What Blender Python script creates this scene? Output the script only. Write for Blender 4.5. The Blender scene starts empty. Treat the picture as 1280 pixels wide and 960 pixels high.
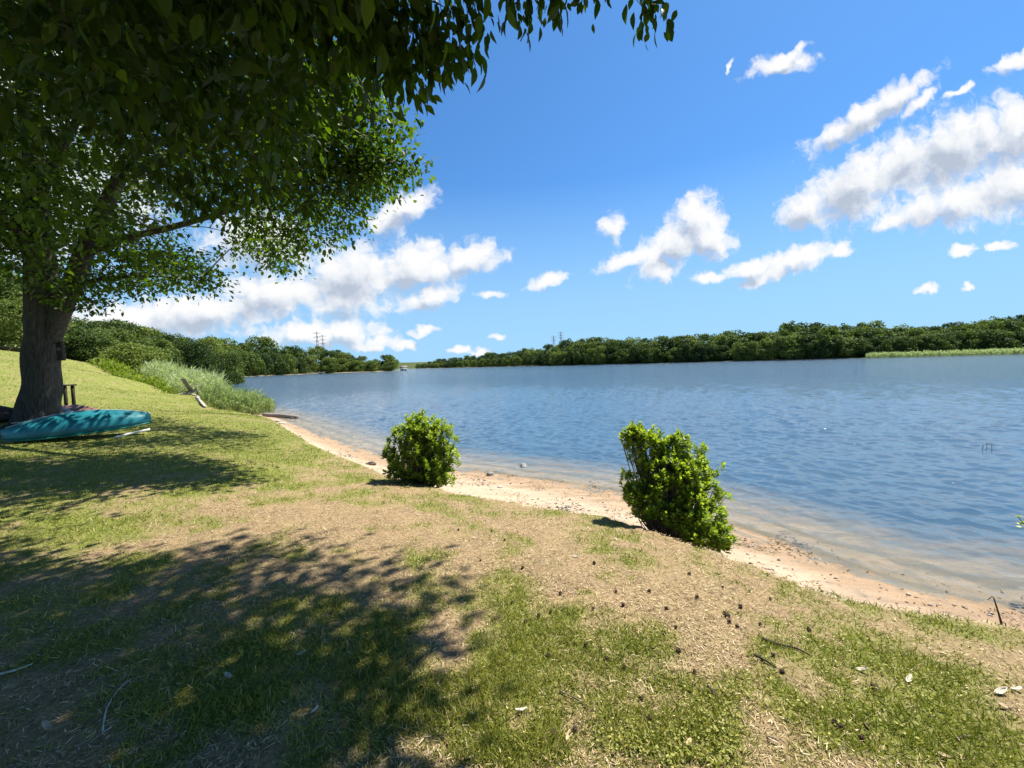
import bpy, math, random
import numpy as np
from mathutils import Vector, Matrix

random.seed(7)
RNG = np.random.default_rng(11)
scn = bpy.context.scene
COL = scn.collection
PI = math.pi

# ------------------------------------------------------------------ camera
FPX, SLOPE, HOR = 500.0, 0.027, 455.5          # focal length in px of a 1280 px wide frame
EYE = np.array([0.0, 0.0, 1.6])
PITCH = math.atan((480 - HOR) / FPX)
A = math.atan(SLOPE)
Fv = np.array([0, math.cos(PITCH), -math.sin(PITCH)])
U0 = np.array([0, math.sin(PITCH), math.cos(PITCH)])
X0 = np.array([1.0, 0, 0])
Rv = math.cos(A) * X0 - math.sin(A) * U0
Uv = math.sin(A) * X0 + math.cos(A) * U0
cd = bpy.data.cameras.new('camera')
cd.sensor_width = 36
cd.lens = 36 * FPX / 1280
cd.clip_start = 0.05
cd.clip_end = 6000
cam = bpy.data.objects.new('camera', cd)
COL.objects.link(cam)
m = Matrix.Identity(4)
for i in range(3):
    m[i][0], m[i][1], m[i][2], m[i][3] = Rv[i], Uv[i], -Fv[i], EYE[i]
cam.matrix_world = m
scn.camera = cam


def ray(px, py):
    return Fv + Rv * (px - 640) / FPX + Uv * (480 - py) / FPX


def at(px, py, depth):
    """the world point seen at a place of the photograph, at a forward distance"""
    r = ray(px, py)
    return EYE + r * (depth / r[1])


def atz(px, py, z):
    r = ray(px, py)
    return EYE + r * ((z - EYE[2]) / r[2])


def project(P):
    d = np.asarray(P) - EYE
    w = d @ Fv
    w = np.where(np.abs(w) < 1e-4, 1e-4, w)
    return 640 + FPX * (d @ Rv) / w, 480 - FPX * (d @ Uv) / w, w


# ------------------------------------------------------------------ sun
SUN_EL, SUN_AZ = math.radians(62), math.radians(55)      # azimuth to the right of straight ahead (+Y)
SUN = np.array([math.sin(SUN_AZ) * math.cos(SUN_EL), math.cos(SUN_AZ) * math.cos(SUN_EL), math.sin(SUN_EL)])
ld = bpy.data.lights.new('sun', 'SUN')
ld.energy = 5.0
ld.angle = math.radians(0.5)
ld.color = (1.0, 0.94, 0.84)
lo = bpy.data.objects.new('sun', ld)
COL.objects.link(lo)
lo.rotation_euler = Vector(SUN).to_track_quat('Z', 'Y').to_euler()


# ------------------------------------------------------------------ maths helpers
def _hash(ix, iy, s):
    n = (ix.astype(np.int64) * 374761393 + iy.astype(np.int64) * 668265263 + s * 144665) & 0x7fffffff
    n = ((n ^ (n >> 13)) * 1274126177) & 0x7fffffff
    return ((n ^ (n >> 16)) & 0xffff) / 65535.0


def vnoise(x, y, s=0):
    ix, iy = np.floor(x), np.floor(y)
    fx, fy = x - ix, y - iy
    fx, fy = fx * fx * (3 - 2 * fx), fy * fy * (3 - 2 * fy)
    a, b = _hash(ix, iy, s), _hash(ix + 1, iy, s)
    c, d = _hash(ix, iy + 1, s), _hash(ix + 1, iy + 1, s)
    return (a * (1 - fx) + b * fx) * (1 - fy) + (c * (1 - fx) + d * fx) * fy


def fbm(x, y, o=4, s=0):
    t, a, n = 0, 0.5, 0
    for i in range(o):
        t = t + a * vnoise(x * 2 ** i + 17.3 * i, y * 2 ** i - 9.1 * i, s + i)
        n += a
        a *= 0.5
    return t / n


def inside(px, py, poly):
    px, py = np.asarray(px, float), np.asarray(py, float)
    r = np.zeros(px.shape, bool)
    n = len(poly)
    for i in range(n):
        x1, y1 = poly[i]
        x2, y2 = poly[(i + 1) % n]
        if y1 == y2:
            continue
        r ^= ((y1 > py) != (y2 > py)) & (px < (x2 - x1) * (py - y1) / (y2 - y1) + x1)
    return r


def segdist(px, py, poly, closed=True):
    d = np.full(np.asarray(px).shape, 1e9)
    n = len(poly)
    for i in range(n if closed else n - 1):
        x1, y1 = poly[i]
        x2, y2 = poly[(i + 1) % n]
        dx, dy = x2 - x1, y2 - y1
        t = np.clip(((px - x1) * dx + (py - y1) * dy) / (dx * dx + dy * dy + 1e-12), 0, 1)
        d = np.minimum(d, np.hypot(px - x1 - t * dx, py - y1 - t * dy))
    return d


def sstep(a, b, x):
    t = np.clip((x - a) / (b - a), 0, 1)
    return t * t * (3 - 2 * t)


def unit(v):
    return v / np.maximum(np.linalg.norm(v, axis=-1, keepdims=True), 1e-9)


# ------------------------------------------------------------------ mesh helpers
def mesh_np(name, V, quads=None, tris=None, smooth=False):
    me = bpy.data.meshes.new(name)
    V = np.asarray(V, np.float32).reshape(-1, 3)
    L, S, T = [], [], []
    off = 0
    for arr, k in ((quads, 4), (tris, 3)):
        if arr is None or len(arr) == 0:
            continue
        arr = np.asarray(arr, np.int32).reshape(-1, k)
        L.append(arr.ravel())
        S.append(off + np.arange(len(arr), dtype=np.int32) * k)
        T.append(np.full(len(arr), k, np.int32))
        off += arr.size
    L, S, T = np.concatenate(L), np.concatenate(S), np.concatenate(T)
    me.vertices.add(len(V))
    me.vertices.foreach_set('co', V.ravel())
    me.loops.add(len(L))
    me.loops.foreach_set('vertex_index', L)
    me.polygons.add(len(S))
    me.polygons.foreach_set('loop_start', S)
    try:
        me.polygons.foreach_set('loop_total', T)
    except Exception:
        pass
    me.update(calc_edges=True)
    if smooth:
        me.polygons.foreach_set('use_smooth', np.ones(len(S), bool))
    return me


def attr(me, name, data, dom='POINT'):
    a = me.attributes.new(name, 'FLOAT', dom)
    a.data.foreach_set('value', np.asarray(data, np.float32))


def link(name, me, mat=None, parent=None):
    o = bpy.data.objects.new(name, me)
    COL.objects.link(o)
    if mat is not None:
        me.materials.append(mat)
    if parent is not None:
        o.parent = parent
    return o


def tag(o, label=None, cat=None, group=None, kind=None):
    if label:
        o['label'] = label
    if cat:
        o['category'] = cat
    if group:
        o['group'] = group
    if kind:
        o['kind'] = kind
    return o


def empty(name, loc, rz=0.0):
    o = bpy.data.objects.new(name, None)
    o.empty_display_size = 0.2
    COL.objects.link(o)
    o.location = loc
    o.rotation_euler = (0, 0, rz)
    return o


def copy_tree(o):
    c = o.copy()
    COL.objects.link(c)
    for ch in list(o.children):
        d = ch.copy()
        COL.objects.link(d)
        d.parent = c
        for g in list(ch.children):
            e = g.copy()
            COL.objects.link(e)
            e.parent = d
    return c


class MB:
    """collects tubes, boxes and sheets into one mesh"""

    def __init__(s):
        s.v, s.q, s.t, s.n = [], [], [], 0

    def add(s, V, Q=None, T=None):
        V = np.asarray(V, float).reshape(-1, 3)
        s.v.append(V)
        if Q is not None and len(Q):
            s.q.append(np.asarray(Q, int).reshape(-1, 4) + s.n)
        if T is not None and len(T):
            s.t.append(np.asarray(T, int).reshape(-1, 3) + s.n)
        s.n += len(V)

    def tube(s, P, R, k=8, wob=0.0, cap=True):
        P = np.asarray(P, float)
        R = np.broadcast_to(np.asarray(R, float), (len(P),))
        T = unit(np.gradient(P, axis=0))
        ref = np.array([0, 0, 1.0]) if abs(T[0][2]) < 0.9 else np.array([0, 1.0, 0])
        V = []
        a = np.arange(k) * 2 * PI / k
        for i in range(len(P)):
            b = np.cross(T[i], ref)
            b /= np.linalg.norm(b) + 1e-9
            c = np.cross(b, T[i])
            ref = c
            rr = R[i] * (1 + (wob * np.sin(a * 3 + i * .7) + wob * .7 * np.sin(a * 5 - i * .4) if wob else 0))
            V.append(P[i] + np.outer(np.cos(a) * rr, b) + np.outer(np.sin(a) * rr, c))
        V = np.concatenate(V)
        Q = [[i * k + j, i * k + (j + 1) % k, (i + 1) * k + (j + 1) % k, (i + 1) * k + j] for i in range(len(P) - 1) for j in range(k)]
        T3 = []
        if cap:
            n = len(V)
            V = np.concatenate([V, P[:1], P[-1:]])
            T3 = [[n, (j + 1) % k, j] for j in range(k)] + [[n + 1, (len(P) - 1) * k + j, (len(P) - 1) * k + (j + 1) % k] for j in range(k)]
        s.add(V, Q, T3)

    def box(s, c, d, rz=0.0, tilt=None, bev=0.012):
        d = np.asarray(d, float) / 2
        bev = min(bev, d.min() * .45)
        prof = []
        for z, ins in ((-d[2], bev), (-d[2] + bev, 0), (d[2] - bev, 0), (d[2], bev)):
            x, y = d[0] - ins, d[1] - ins
            b = bev
            prof += [(-x + b, -y, z), (x - b, -y, z), (x, -y + b, z), (x, y - b, z), (x - b, y, z), (-x + b, y, z), (-x, y - b, z), (-x, -y + b, z)]
        V = np.array(prof)
        Q = [[i * 8 + j, i * 8 + (j + 1) % 8, (i + 1) * 8 + (j + 1) % 8, (i + 1) * 8 + j] for i in range(3) for j in range(8)]
        Q += [[7, 2, 1, 0], [7, 6, 3, 2], [6, 5, 4, 3], [24, 25, 26, 31], [31, 26, 27, 30], [30, 27, 28, 29]]
        M = np.eye(3)
        if tilt is not None:
            ax, an = tilt
            M = np.array(Matrix.Rotation(an, 3, ax))
        M = np.array(Matrix.Rotation(rz, 3, 'Z')) @ M
        s.add(V @ M.T + np.asarray(c, float), Q)

    def build(s, name, mat, parent=None, smooth=False):
        me = mesh_np(name, np.concatenate(s.v), np.concatenate(s.q) if s.q else None, np.concatenate(s.t) if s.t else None, smooth)
        return link(name, me, mat, parent)


LEAF_T = np.array([(0, 0, 0), (-.27, .30, .06), (-.23, .68, .05), (0, 1, -.04), (.23, .68, .05), (.27, .30, .06)])
LEAF_Q = np.array([(0, 1, 2, 3), (0, 3, 4, 5)])
_rows = [(0, .0), (.16, .13), (.38, .225), (.60, .20), (.82, .10), (1.0, .0)]
LEAFB_T = np.array([p_ for t_, w_ in _rows for p_ in ((-w_, t_, .35 * w_ - .16 * t_ * t_), (0, t_, -.16 * t_ * t_), (w_, t_, .35 * w_ - .16 * t_ * t_))])
LEAFB_Q = np.array([q_ for i_ in range(5) for q_ in ((i_ * 3, i_ * 3 + 1, i_ * 3 + 4, i_ * 3 + 3), (i_ * 3 + 1, i_ * 3 + 2, i_ * 3 + 5, i_ * 3 + 4))])
BLADE_T = np.array([(-.5, 0, 0), (.5, 0, 0), (.32, .55, .05), (-.32, .55, .05), (.04, 1, .22), (-.04, 1, .22)])
BLADE_Q = np.array([(0, 1, 2, 3), (3, 2, 4, 5)])


def leaves(P, D, N, S, W=None, T=LEAF_T, Q=LEAF_Q):
    """vectorised leaf field: base point, length direction, rough normal, length, width factor"""
    D = unit(D)
    B = unit(np.cross(N, D))
    N = np.cross(D, B)
    S = np.asarray(S, float).reshape(-1, 1, 1)
    W = S if W is None else np.asarray(W, float).reshape(-1, 1, 1)
    V = P[:, None] + W * T[None, :, 0, None] * B[:, None] + S * T[None, :, 1, None] * D[:, None] + W * T[None, :, 2, None] * N[:, None]
    n, k = len(P), len(T)
    F = (np.arange(n)[:, None, None] * k + Q[None]).reshape(-1, Q.shape[1])
    return V.reshape(-1, 3), F


def leaf_obj(name, P, D, N, S, tone, mat, parent=None, W=None, T=LEAF_T, Q=LEAF_Q):
    V, F = leaves(P, D, N, S, W, T, Q)
    me = mesh_np(name, V, F)
    attr(me, 'tone', np.repeat(tone, len(T)))
    return link(name, me, mat, parent)


def rand_dirs(n):
    return unit(RNG.normal(size=(n, 3)))


# ------------------------------------------------------------------ materials
def mat(name):
    mt = bpy.data.materials.new(name)
    mt.use_nodes = True
    nt = mt.node_tree
    nt.nodes.clear()
    out = nt.nodes.new('ShaderNodeOutputMaterial')
    return mt, nt, out


def N(nt, typ, **kw):
    n = nt.nodes.new('ShaderNode' + typ)
    for k, v in kw.items():
        if k in n.inputs.keys() if isinstance(k, str) else False:
            n.inputs[k].default_value = v
        else:
            setattr(n, k, v)
    return n


def L(nt, a, b):
    nt.links.new(a, b)


def ramp(nt, fac, stops):
    r = nt.nodes.new('ShaderNodeValToRGB')
    e = r.color_ramp.elements
    while len(e) < len(stops):
        e.new(0.5)
    for i, (p, c) in enumerate(stops):
        e[i].position = p
        e[i].color = (*c, 1) if len(c) == 3 else c
    L(nt, fac, r.inputs[0])
    return r.outputs[0]


def noise(nt, scale, detail=4, rough=.55, vec=None, dims='3D'):
    n = nt.nodes.new('ShaderNodeTexNoise')
    n.noise_dimensions = dims
    n.inputs['Scale'].default_value = scale
    n.inputs['Detail'].default_value = detail
    n.inputs['Roughness'].default_value = rough
    if vec is not None:
        L(nt, vec, n.inputs['Vector'])
    return n.outputs[0]


def mixc(nt, fac, a, b, mode='MIX'):
    n = nt.nodes.new('ShaderNodeMix')
    n.data_type = 'RGBA'
    n.blend_type = mode
    for i, v in ((0, fac), (6, a), (7, b)):
        if isinstance(v, (int, float)):
            n.inputs[i].default_value = v
        elif isinstance(v, tuple):
            n.inputs[i].default_value = (*v, 1)
        else:
            L(nt, v, n.inputs[i])
    return n.outputs[2]


def math_(nt, op, a, b=None, c=None, clamp=False):
    n = nt.nodes.new('ShaderNodeMath')
    n.operation = op
    n.use_clamp = clamp
    for i, v in enumerate((a, b, c)):
        if v is None:
            continue
        if isinstance(v, (int, float)):
            n.inputs[i].default_value = v
        else:
            L(nt, v, n.inputs[i])
    return n.outputs[0]


def attrn(nt, name):
    n = nt.nodes.new('ShaderNodeAttribute')
    n.attribute_name = name
    return n.outputs['Fac']


def leaf_mat(name, stops, trans=0.35, tint=(1.0, 1.25, .5), rough=.45, spec=.35, objrand=0.0):
    mt, nt, out = mat(name)
    t = attrn(nt, 'tone')
    if objrand:
        oi = nt.nodes.new('ShaderNodeObjectInfo')
        t = math_(nt, 'ADD', t, math_(nt, 'MULTIPLY', math_(nt, 'SUBTRACT', oi.outputs['Random'], .5), objrand), clamp=True)
    c = ramp(nt, t, stops)
    p = nt.nodes.new('ShaderNodeBsdfPrincipled')
    p.inputs['Roughness'].default_value = rough
    p.inputs['Specular IOR Level'].default_value = spec
    L(nt, c, p.inputs['Base Color'])
    tr = nt.nodes.new('ShaderNodeBsdfTranslucent')
    L(nt, mixc(nt, 1.0, c, tint, 'MULTIPLY'), tr.inputs[0])
    mx = nt.nodes.new('ShaderNodeMixShader')
    mx.inputs[0].default_value = trans
    L(nt, p.outputs[0], mx.inputs[1])
    L(nt, tr.outputs[0], mx.inputs[2])
    L(nt, mx.outputs[0], out.inputs[0])
    return mt


def plain_mat(name, c1, c2, scale=8, rough=.6, bump=.2, stretch=None, metal=0.0, spec=.4, detail=5, coat=0.0, bscale=None):
    mt, nt, out = mat(name)
    tc = nt.nodes.new('ShaderNodeTexCoord')
    v = tc.outputs['Object']
    if stretch:
        mp = nt.nodes.new('ShaderNodeMapping')
        mp.inputs['Scale'].default_value = stretch
        L(nt, v, mp.inputs[0])
        v = mp.outputs[0]
    n = noise(nt, scale, detail, .6, v)
    c = ramp(nt, n, [(.3, c1), (.7, c2)])
    p = nt.nodes.new('ShaderNodeBsdfPrincipled')
    p.inputs['Roughness'].default_value = rough
    p.inputs['Metallic'].default_value = metal
    p.inputs['Specular IOR Level'].default_value = spec
    p.inputs['Coat Weight'].default_value = coat
    L(nt, c, p.inputs['Base Color'])
    if bump:
        b = nt.nodes.new('ShaderNodeBump')
        b.inputs['Strength'].default_value = bump
        b.inputs['Distance'].default_value = .03
        L(nt, noise(nt, bscale or scale * 1.7, 6, .65, v), b.inputs['Height'])
        L(nt, b.outputs[0], p.inputs['Normal'])
    L(nt, p.outputs[0], out.inputs[0])
    return mt


M_BARK = plain_mat('bark', (.030, .027, .024), (.105, .095, .082), 9, .9, 1.0, (3.2, 3.2, .45), spec=.15)
M_TWIG = plain_mat('twig_wood', (.06, .045, .035), (.15, .12, .09), 20, .85, .3, spec=.2)
M_GREYWOOD = plain_mat('weathered_wood', (.16, .14, .12), (.30, .27, .24), 6, .85, .4, (1, 1, 8), spec=.2)
M_PALEWOOD = plain_mat('bleached_wood', (.42, .37, .30), (.62, .57, .48), 6, .8, .3, (1, 6, 6), spec=.2)
M_DARKWOOD = plain_mat('dark_wood', (.02, .016, .013), (.05, .04, .032), 10, .8, .3, spec=.2)

M_DARKREED = plain_mat('dark_reed', (.03, .045, .015), (.07, .09, .03), 10, .7, .1)

# ------------------------------------------------------------------ shorelines
ZW = -0.8
W_PX = [(338, 519), (365, 530), (400, 546), (440, 560), (480, 574), (540, 585), (600, 592), (660, 600), (720, 609), (780, 620),
        (850, 640), (920, 664), (1000, 692), (1080, 722), (1150, 742), (1220, 757), (1280, 772)]
E_PX = [(325, 520, -.5), (355, 537, -.45), (400, 560, -.4), (440, 577, -.35), (480, 592, -.32), (530, 604, -.3), (575, 617, -.3), (640, 628, -.3),
        (700, 637, -.3), (760, 645, -.3), (810, 660, -.3), (860, 680, -.3), (920, 698, -.3), (1000, 727, -.3), (1070, 748, -.3), (1130, 757, -.32),
        (1200, 768, -.34), (1280, 785, -.36)]
near_w = [tuple(atz(x, y, ZW)[:2]) for x, y in W_PX]
near_e = [tuple(atz(x, y, z)[:2]) for x, y, z in E_PX]
near_w += [(6.5, 2.9), (9, 2.0), (16, .5), (32, -5), (80, -32)]
near_e += [(5.3, 2.0), (8, .9), (15, -.9), (31, -7), (78, -36)]
far_r = [(220, -80), (400, -50), (480, 100), (450, 250)]
RS = [(1280, 315), (1150, 328), (1020, 340), (930, 352), (850, 368), (760, 395), (700, 425), (640, 470), (600, 515), (560, 560), (522, 610)]
far_s = [((x - 640) / 500 * d, d) for x, d in RS]
gap = [(-152, 640), (-185, 645), (-180, 560), (-128, 420), (-92, 310)]
LS = [(503, 273), (480, 268), (450, 258), (400, 245), (350, 215), (318, 195), (298, 180)]
far_l = [((x - 640) / 500 * d, d) for x, d in LS]
left_in = [(-112, 140), (-82, 105), (-56, 72), (-38, 50), (-26.5, 36), (-20, 28.5), (-15.5, 24)]
LAKE = near_w + far_r + far_s + gap + far_l + left_in
far_b = [(p[0] * 1.012 + 0, p[1] * 1.012) for p in far_s]
BANK = near_e + [(222, -86), (408, -56), (490, 100), (460, 256)] + far_b + [(-156, 652), (-190, 652), (-186, 560), (-134, 420), (-98, 312)] + \
    [(p[0] - 2, p[1] - 3) for p in far_l] + [(x - 1.2, y - .6) for x, y in left_in[:-1]] + [(-16.6, 23.2)]

# control points of the near land: x, y, z
ctrl = [(0, 0, 0), (0, -6, .15), (-4, -3, .15), (5, -5, -.1), (-3, 2.5, 0), (-2, 4.2, -.02), (.8, 2.6, -.05), (1.5, 1.2, -.08), (-6, 3, .05), (-12, -6, .5), (12, -8, -.1),
        (-5.5, 7, 0), (30, -14, 0), (-30, 0, 1.2), (0, -30, 1), (-30, -30, 2), (30, -40, 1.5), (50, -50, 1.5), (-55, 20, 3.6), (-60, -20, 3.5)]
for x, y, z in E_PX[::2]:
    p = atz(x, y, z)
    ctrl.append((p[0], p[1], z))
for px, py, d in [(100, 550, 9.6), (50, 529, 11.2), (0, 545, 10.3), (180, 545, 10.2), (200, 516, 14.5), (290, 519, 16), (130, 512, 15), (100, 475, 24), (100, 452, 38), (0, 472, 21),
                  (0, 440, 40), (180, 478, 31), (232, 494, 26), (255, 512, 20.5), (60, 447, 40), (150, 464, 38), (30, 500, 15.5), (300, 516, 20)]:
    p = at(px, py, d)
    ctrl.append(tuple(p))
ctrl += [(p[0] - 3, p[1] - 2, -.35) for p in left_in[2:6]]
ctrl += [(-75, 55, 5.5), (-95, 75, 7), (-70, 75, 2.6), (-90, 40, 7)]
CT = np.array(ctrl, float)


def _tps(c, lam=.02):
    n = len(c)
    r = np.hypot(c[:, None, 0] - c[None, :, 0], c[:, None, 1] - c[None, :, 1])
    K = np.where(r > 0, r * r * np.log(r + 1e-9), 0) + lam * n * np.eye(n)
    Pm = np.c_[np.ones(n), c[:, :2]]
    Am = np.block([[K, Pm], [Pm.T, np.zeros((3, 3))]])
    return np.linalg.solve(Am, np.r_[c[:, 2], 0, 0, 0])


WT = _tps(CT)


def tps(x, y):
    z = WT[-3] + WT[-2] * x + WT[-1] * y
    for i in range(len(CT)):
        r2 = (x - CT[i, 0]) ** 2 + (y - CT[i, 1]) ** 2
        z = z + WT[i] * .5 * r2 * np.log(r2 + 1e-9)
    return z


def terrain(x, y):
    x, y = np.asarray(x, float), np.asarray(y, float)
    r = np.hypot(x, y)
    dl, db = segdist(x, y, LAKE), segdist(x, y, BANK)
    il, ib = inside(x, y, LAKE), inside(x, y, BANK)
    xc, yc = np.clip(x, -100, 60), np.clip(y, -50, 80)
    near = np.clip(tps(xc, yc), -.55, 9)
    hill = np.clip((dl - 8) * .085, 0, 13) + np.clip(dl / 400, 0, 1) * 10 * fbm(x / 160, y / 160, 3, 5)
    # the left wood stands on a lower rise
    far = ZW + .35 + hill * np.where(x < 0, .75, 1.0)
    w = sstep(70, 120, r)
    land = near * (1 - w) + far * w
    bumps = (fbm(x / .9, y / .9, 4, 2) - .5) * .07 + (fbm(x / .16, y / .16, 3, 3) - .5) * .018
    land = land + bumps * (1 - w)
    t = np.clip(db / (db + dl + 1e-6), 0, 1)
    lip = .13 * sstep(0, .06, db) * (.6 + .8 * vnoise(x * 3, y * 3, 8))
    sand = (land - lip) * (1 - t ** .75) + ZW * t ** .75 + (fbm(x / .25, y / .25, 3, 4) - .5) * .02
    bed = ZW - np.minimum(.035 * dl + .03 * np.clip(dl - 2, 0, 4) + .12 * np.clip(dl - 4, 0, 25), 3.2) + (fbm(x / .5, y / .5, 3, 6) - .5) * .03 * np.clip(dl, 0, 1)
    z = np.where(il, bed, np.where(ib, sand, land))
    return z, np.where(il, dl, -dl), np.where(ib, db, -db)


def ground_z(x, y):
    return float(terrain(np.array([x]), np.array([y]))[0][0])


def tz(x, y):
    return terrain(x, y)[0]


# ------------------------------------------------------------------ lawn cover map (where grass grows and where the soil is bare)
GREEN_PX = [(640, 860, 60, 70, 1), (700, 800, 25, 40, .6), (790, 800, 30, 18, .8), (870, 905, 60, 32, 1), (920, 850, 50, 30, .9), (620, 750, 30, 18, .8), (740, 655, 22, 10, .7), (1000, 880, 40, 30, .9),
            (1020, 930, 60, 30, .9), (1100, 780, 70, 30, 1), (1150, 830, 80, 40, .9), (1180, 900, 90, 45, 1.1), (1240, 930, 70, 40, 1), (560, 930, 60, 40, 1.1), (660, 945, 60, 22, .9), (560, 740, 40, 30, .6),
            (480, 620, 90, 15, .5), (200, 560, 260, 25, 1.0), (330, 600, 60, 40, .8), (100, 640, 120, 80, .7), (420, 800, 90, 50, .75), (300, 860, 160, 80, .6), (250, 760, 120, 30, .5),
            (480, 880, 70, 60, .85), (60, 780, 90, 60, .5), (680, 940, 40, 20, .8), (800, 940, 40, 25, .6), (1060, 740, 30, 10, .3), (1220, 800, 40, 14, .5), (520, 690, 30, 20, .4)]
BARE_PX = [(380, 650, 130, 22, 1), (200, 690, 120, 16, .7), (470, 640, 90, 18, .8), (720, 700, 130, 40, 1), (880, 730, 130, 36, 1), (560, 800, 22, 60, .9), (720, 860, 50, 40, .8), (640, 925, 24, 20, 1), (900, 800, 50, 30, .7),
           (950, 950, 30, 20, .6), (1030, 850, 30, 50, .7), (640, 640, 80, 14, .6), (420, 720, 80, 20, .5), (330, 780, 90, 25, .4), (1180, 770, 30, 10, .7), (230, 930, 80, 20, .4), (60, 920, 50, 20, .4)]


def cover(x, y):
    P = np.stack([x, y, np.full_like(x, -.03)], -1)
    px, py, w = project(P)
    g = np.full(x.shape, .47)
    for cx, cy, a, b, s in GREEN_PX:
        g += .34 * s * np.exp(-(((px - cx) / a) ** 2 + ((py - cy) / b) ** 2)) * (w > .3)
    for cx, cy, a, b, s in BARE_PX:
        g -= .34 * s * np.exp(-(((px - cx) / a) ** 2 + ((py - cy) / b) ** 2)) * (w > .3)
    far = sstep(9, 15, np.hypot(x, y)) * .35
    left = sstep(-3, -7, x) * .12
    n = (fbm(x / .38, y / .38, 4, 21) - .5) * 1.15 + (fbm(x / .12, y / .12, 3, 31) - .5) * .8 + (fbm(x / 2.2, y / 2.2, 2, 41) - .5) * .4
    return np.clip(g + n + far + left, 0, 1)


# ------------------------------------------------------------------ ground sheet
NA, NR = 900, 360
rad = .35 * (2600 / .35) ** (np.arange(NR) / (NR - 1))
ang = np.arange(NA) * 2 * PI / NA
gx = (rad[:, None] * np.sin(ang)[None]).ravel()
gy = (rad[:, None] * np.cos(ang)[None]).ravel()
gz, dlk, dbk = terrain(gx, gy)
V = np.c_[gx, gy, gz]
i = np.arange(NR - 1)[:, None] * NA
j = np.arange(NA)[None]
jn = (j + 1) % NA
Q = np.stack([i + j, i + jn, i + NA + jn, i + NA + j], -1).reshape(-1, 4)[:, ::-1]
c0 = len(V)
V = np.r_[V, [[0, 0, ground_z(0, 0)]]]
T = np.stack([np.full(NA, c0), (np.arange(NA) + 1) % NA, np.arange(NA)], -1)
me = mesh_np('ground', V, Q, T, True)
cov = cover(gx, gy)
wig = (fbm(gx / .3, gy / .3, 3, 51) - .5) * .22
sandy = sstep(-.05, .05, dbk + wig) * np.where((dlk < 0) & (np.hypot(gx, gy) > 60), 0, 1) * (1 - .0 * sstep(2, 5, dlk))
attr(me, 'cover', np.r_[cov, .4])
attr(me, 'sandy', np.r_[sandy, 0])
attr(me, 'offshore', np.r_[dlk, -5])
attr(me, 'range', np.r_[np.hypot(gx, gy), 0])

mt, nt, out = mat('ground_cover')
geo = nt.nodes.new('ShaderNodeNewGeometry')
pos = geo.outputs['Position']
n1 = noise(nt, 38, 8, .7, pos)
n2 = noise(nt, 7, 5, .6, pos)
n3 = noise(nt, 160, 4, .7, pos)
straw = ramp(nt, n1, [(.25, (.085, .052, .029)), (.45, (.245, .17, .092)), (.6, (.375, .28, .155)), (.78, (.52, .42, .25))])
straw = mixc(nt, ramp(nt, n2, [(.35, (0, 0, 0)), (.7, (.55, .55, .55))]), straw, (.17, .115, .075))
grass = ramp(nt, n1, [(.25, (.05, .06, .013)), (.5, (.15, .175, .035)), (.75, (.27, .27, .07))])
fac = ramp(nt, math_(nt, 'ADD', attrn(nt, 'cover'), math_(nt, 'MULTIPLY', math_(nt, 'SUBTRACT', n3, .5), .9)), [(.30, (0, 0, 0)), (.80, (1, 1, 1))])
land = mixc(nt, fac, straw, grass)
n6 = noise(nt, 1.3, 5, .65, pos)
land = mixc(nt, ramp(nt, n6, [(.45, (0, 0, 0)), (.68, (.45, .45, .45))]), land, (.30, .235, .115))
farg = ramp(nt, n2, [(.3, (.04, .055, .015)), (.7, (.07, .09, .025))])
land = mixc(nt, ramp(nt, math_(nt, 'DIVIDE', attrn(nt, 'range'), 200), [(.3, (0, 0, 0)), (.6, (1, 1, 1))]), land, farg)
n4 = noise(nt, 90, 6, .7, pos)
mpw = nt.nodes.new('ShaderNodeMapping')
mpw.inputs['Rotation'].default_value = (0, 0, math.radians(40))
mpw.inputs['Scale'].default_value = (.55, 3.2, 1)
L(nt, pos, mpw.inputs[0])
n5 = noise(nt, 1.6, 6, .6, mpw.outputs[0])
sandc = ramp(nt, n4, [(.25, (.29, .21, .145)), (.5, (.47, .355, .25)), (.75, (.60, .48, .355))])
sandc = mixc(nt, ramp(nt, n5, [(.4, (0, 0, 0)), (.72, (.6, .6, .6))]), sandc, (.28, .22, .15))
off = attrn(nt, 'offshore')
sandc = mixc(nt, ramp(nt, noise(nt, 5, 6, .7, pos), [(.5, (0, 0, 0)), (.66, (.75, .75, .75))]), sandc, (.27, .23, .185))
wet = ramp(nt, math_(nt, 'ADD', math_(nt, 'MULTIPLY', off, .6), math_(nt, 'ADD', math_(nt, 'MULTIPLY', n5, .6), .5)), [(.30, (1, 1, 1)), (.62, (.76, .70, .63))])
sandc = mixc(nt, 1.0, sandc, wet, 'MULTIPLY')
light_streaks = math_(nt, 'SINE', math_(nt, 'ADD', math_(nt, 'MULTIPLY', off, 10.0), math_(nt, 'MULTIPLY', noise(nt, 1.1, 5, .65, pos), 12.0)))  # streaks of refracted and reflected light, painted as bands into the shallow bed
light_streaks = math_(nt, 'MULTIPLY', ramp(nt, light_streaks, [(0, (0, 0, 0)), (.75, (.6, .6, .6))]), ramp(nt, math_(nt, 'ADD', off, .5), [(.3, (0, 0, 0)), (.75, (1, 1, 1))]))
sandc = mixc(nt, light_streaks, sandc, (.15, .12, .075))
water_tint = ramp(nt, n5, [(.35, (.035, .075, .135)), (.7, (.07, .115, .175))])  # blue scattered by deep water, painted into the bed colour offshore
sandc = mixc(nt, ramp(nt, math_(nt, 'ADD', math_(nt, 'DIVIDE', off, 10.0), math_(nt, 'MULTIPLY', math_(nt, 'SUBTRACT', n5, .5), .16)), [(.06, (0, 0, 0)), (.27, (1, 1, 1))]), sandc, water_tint)
col = mixc(nt, attrn(nt, 'sandy'), land, sandc)
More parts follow.
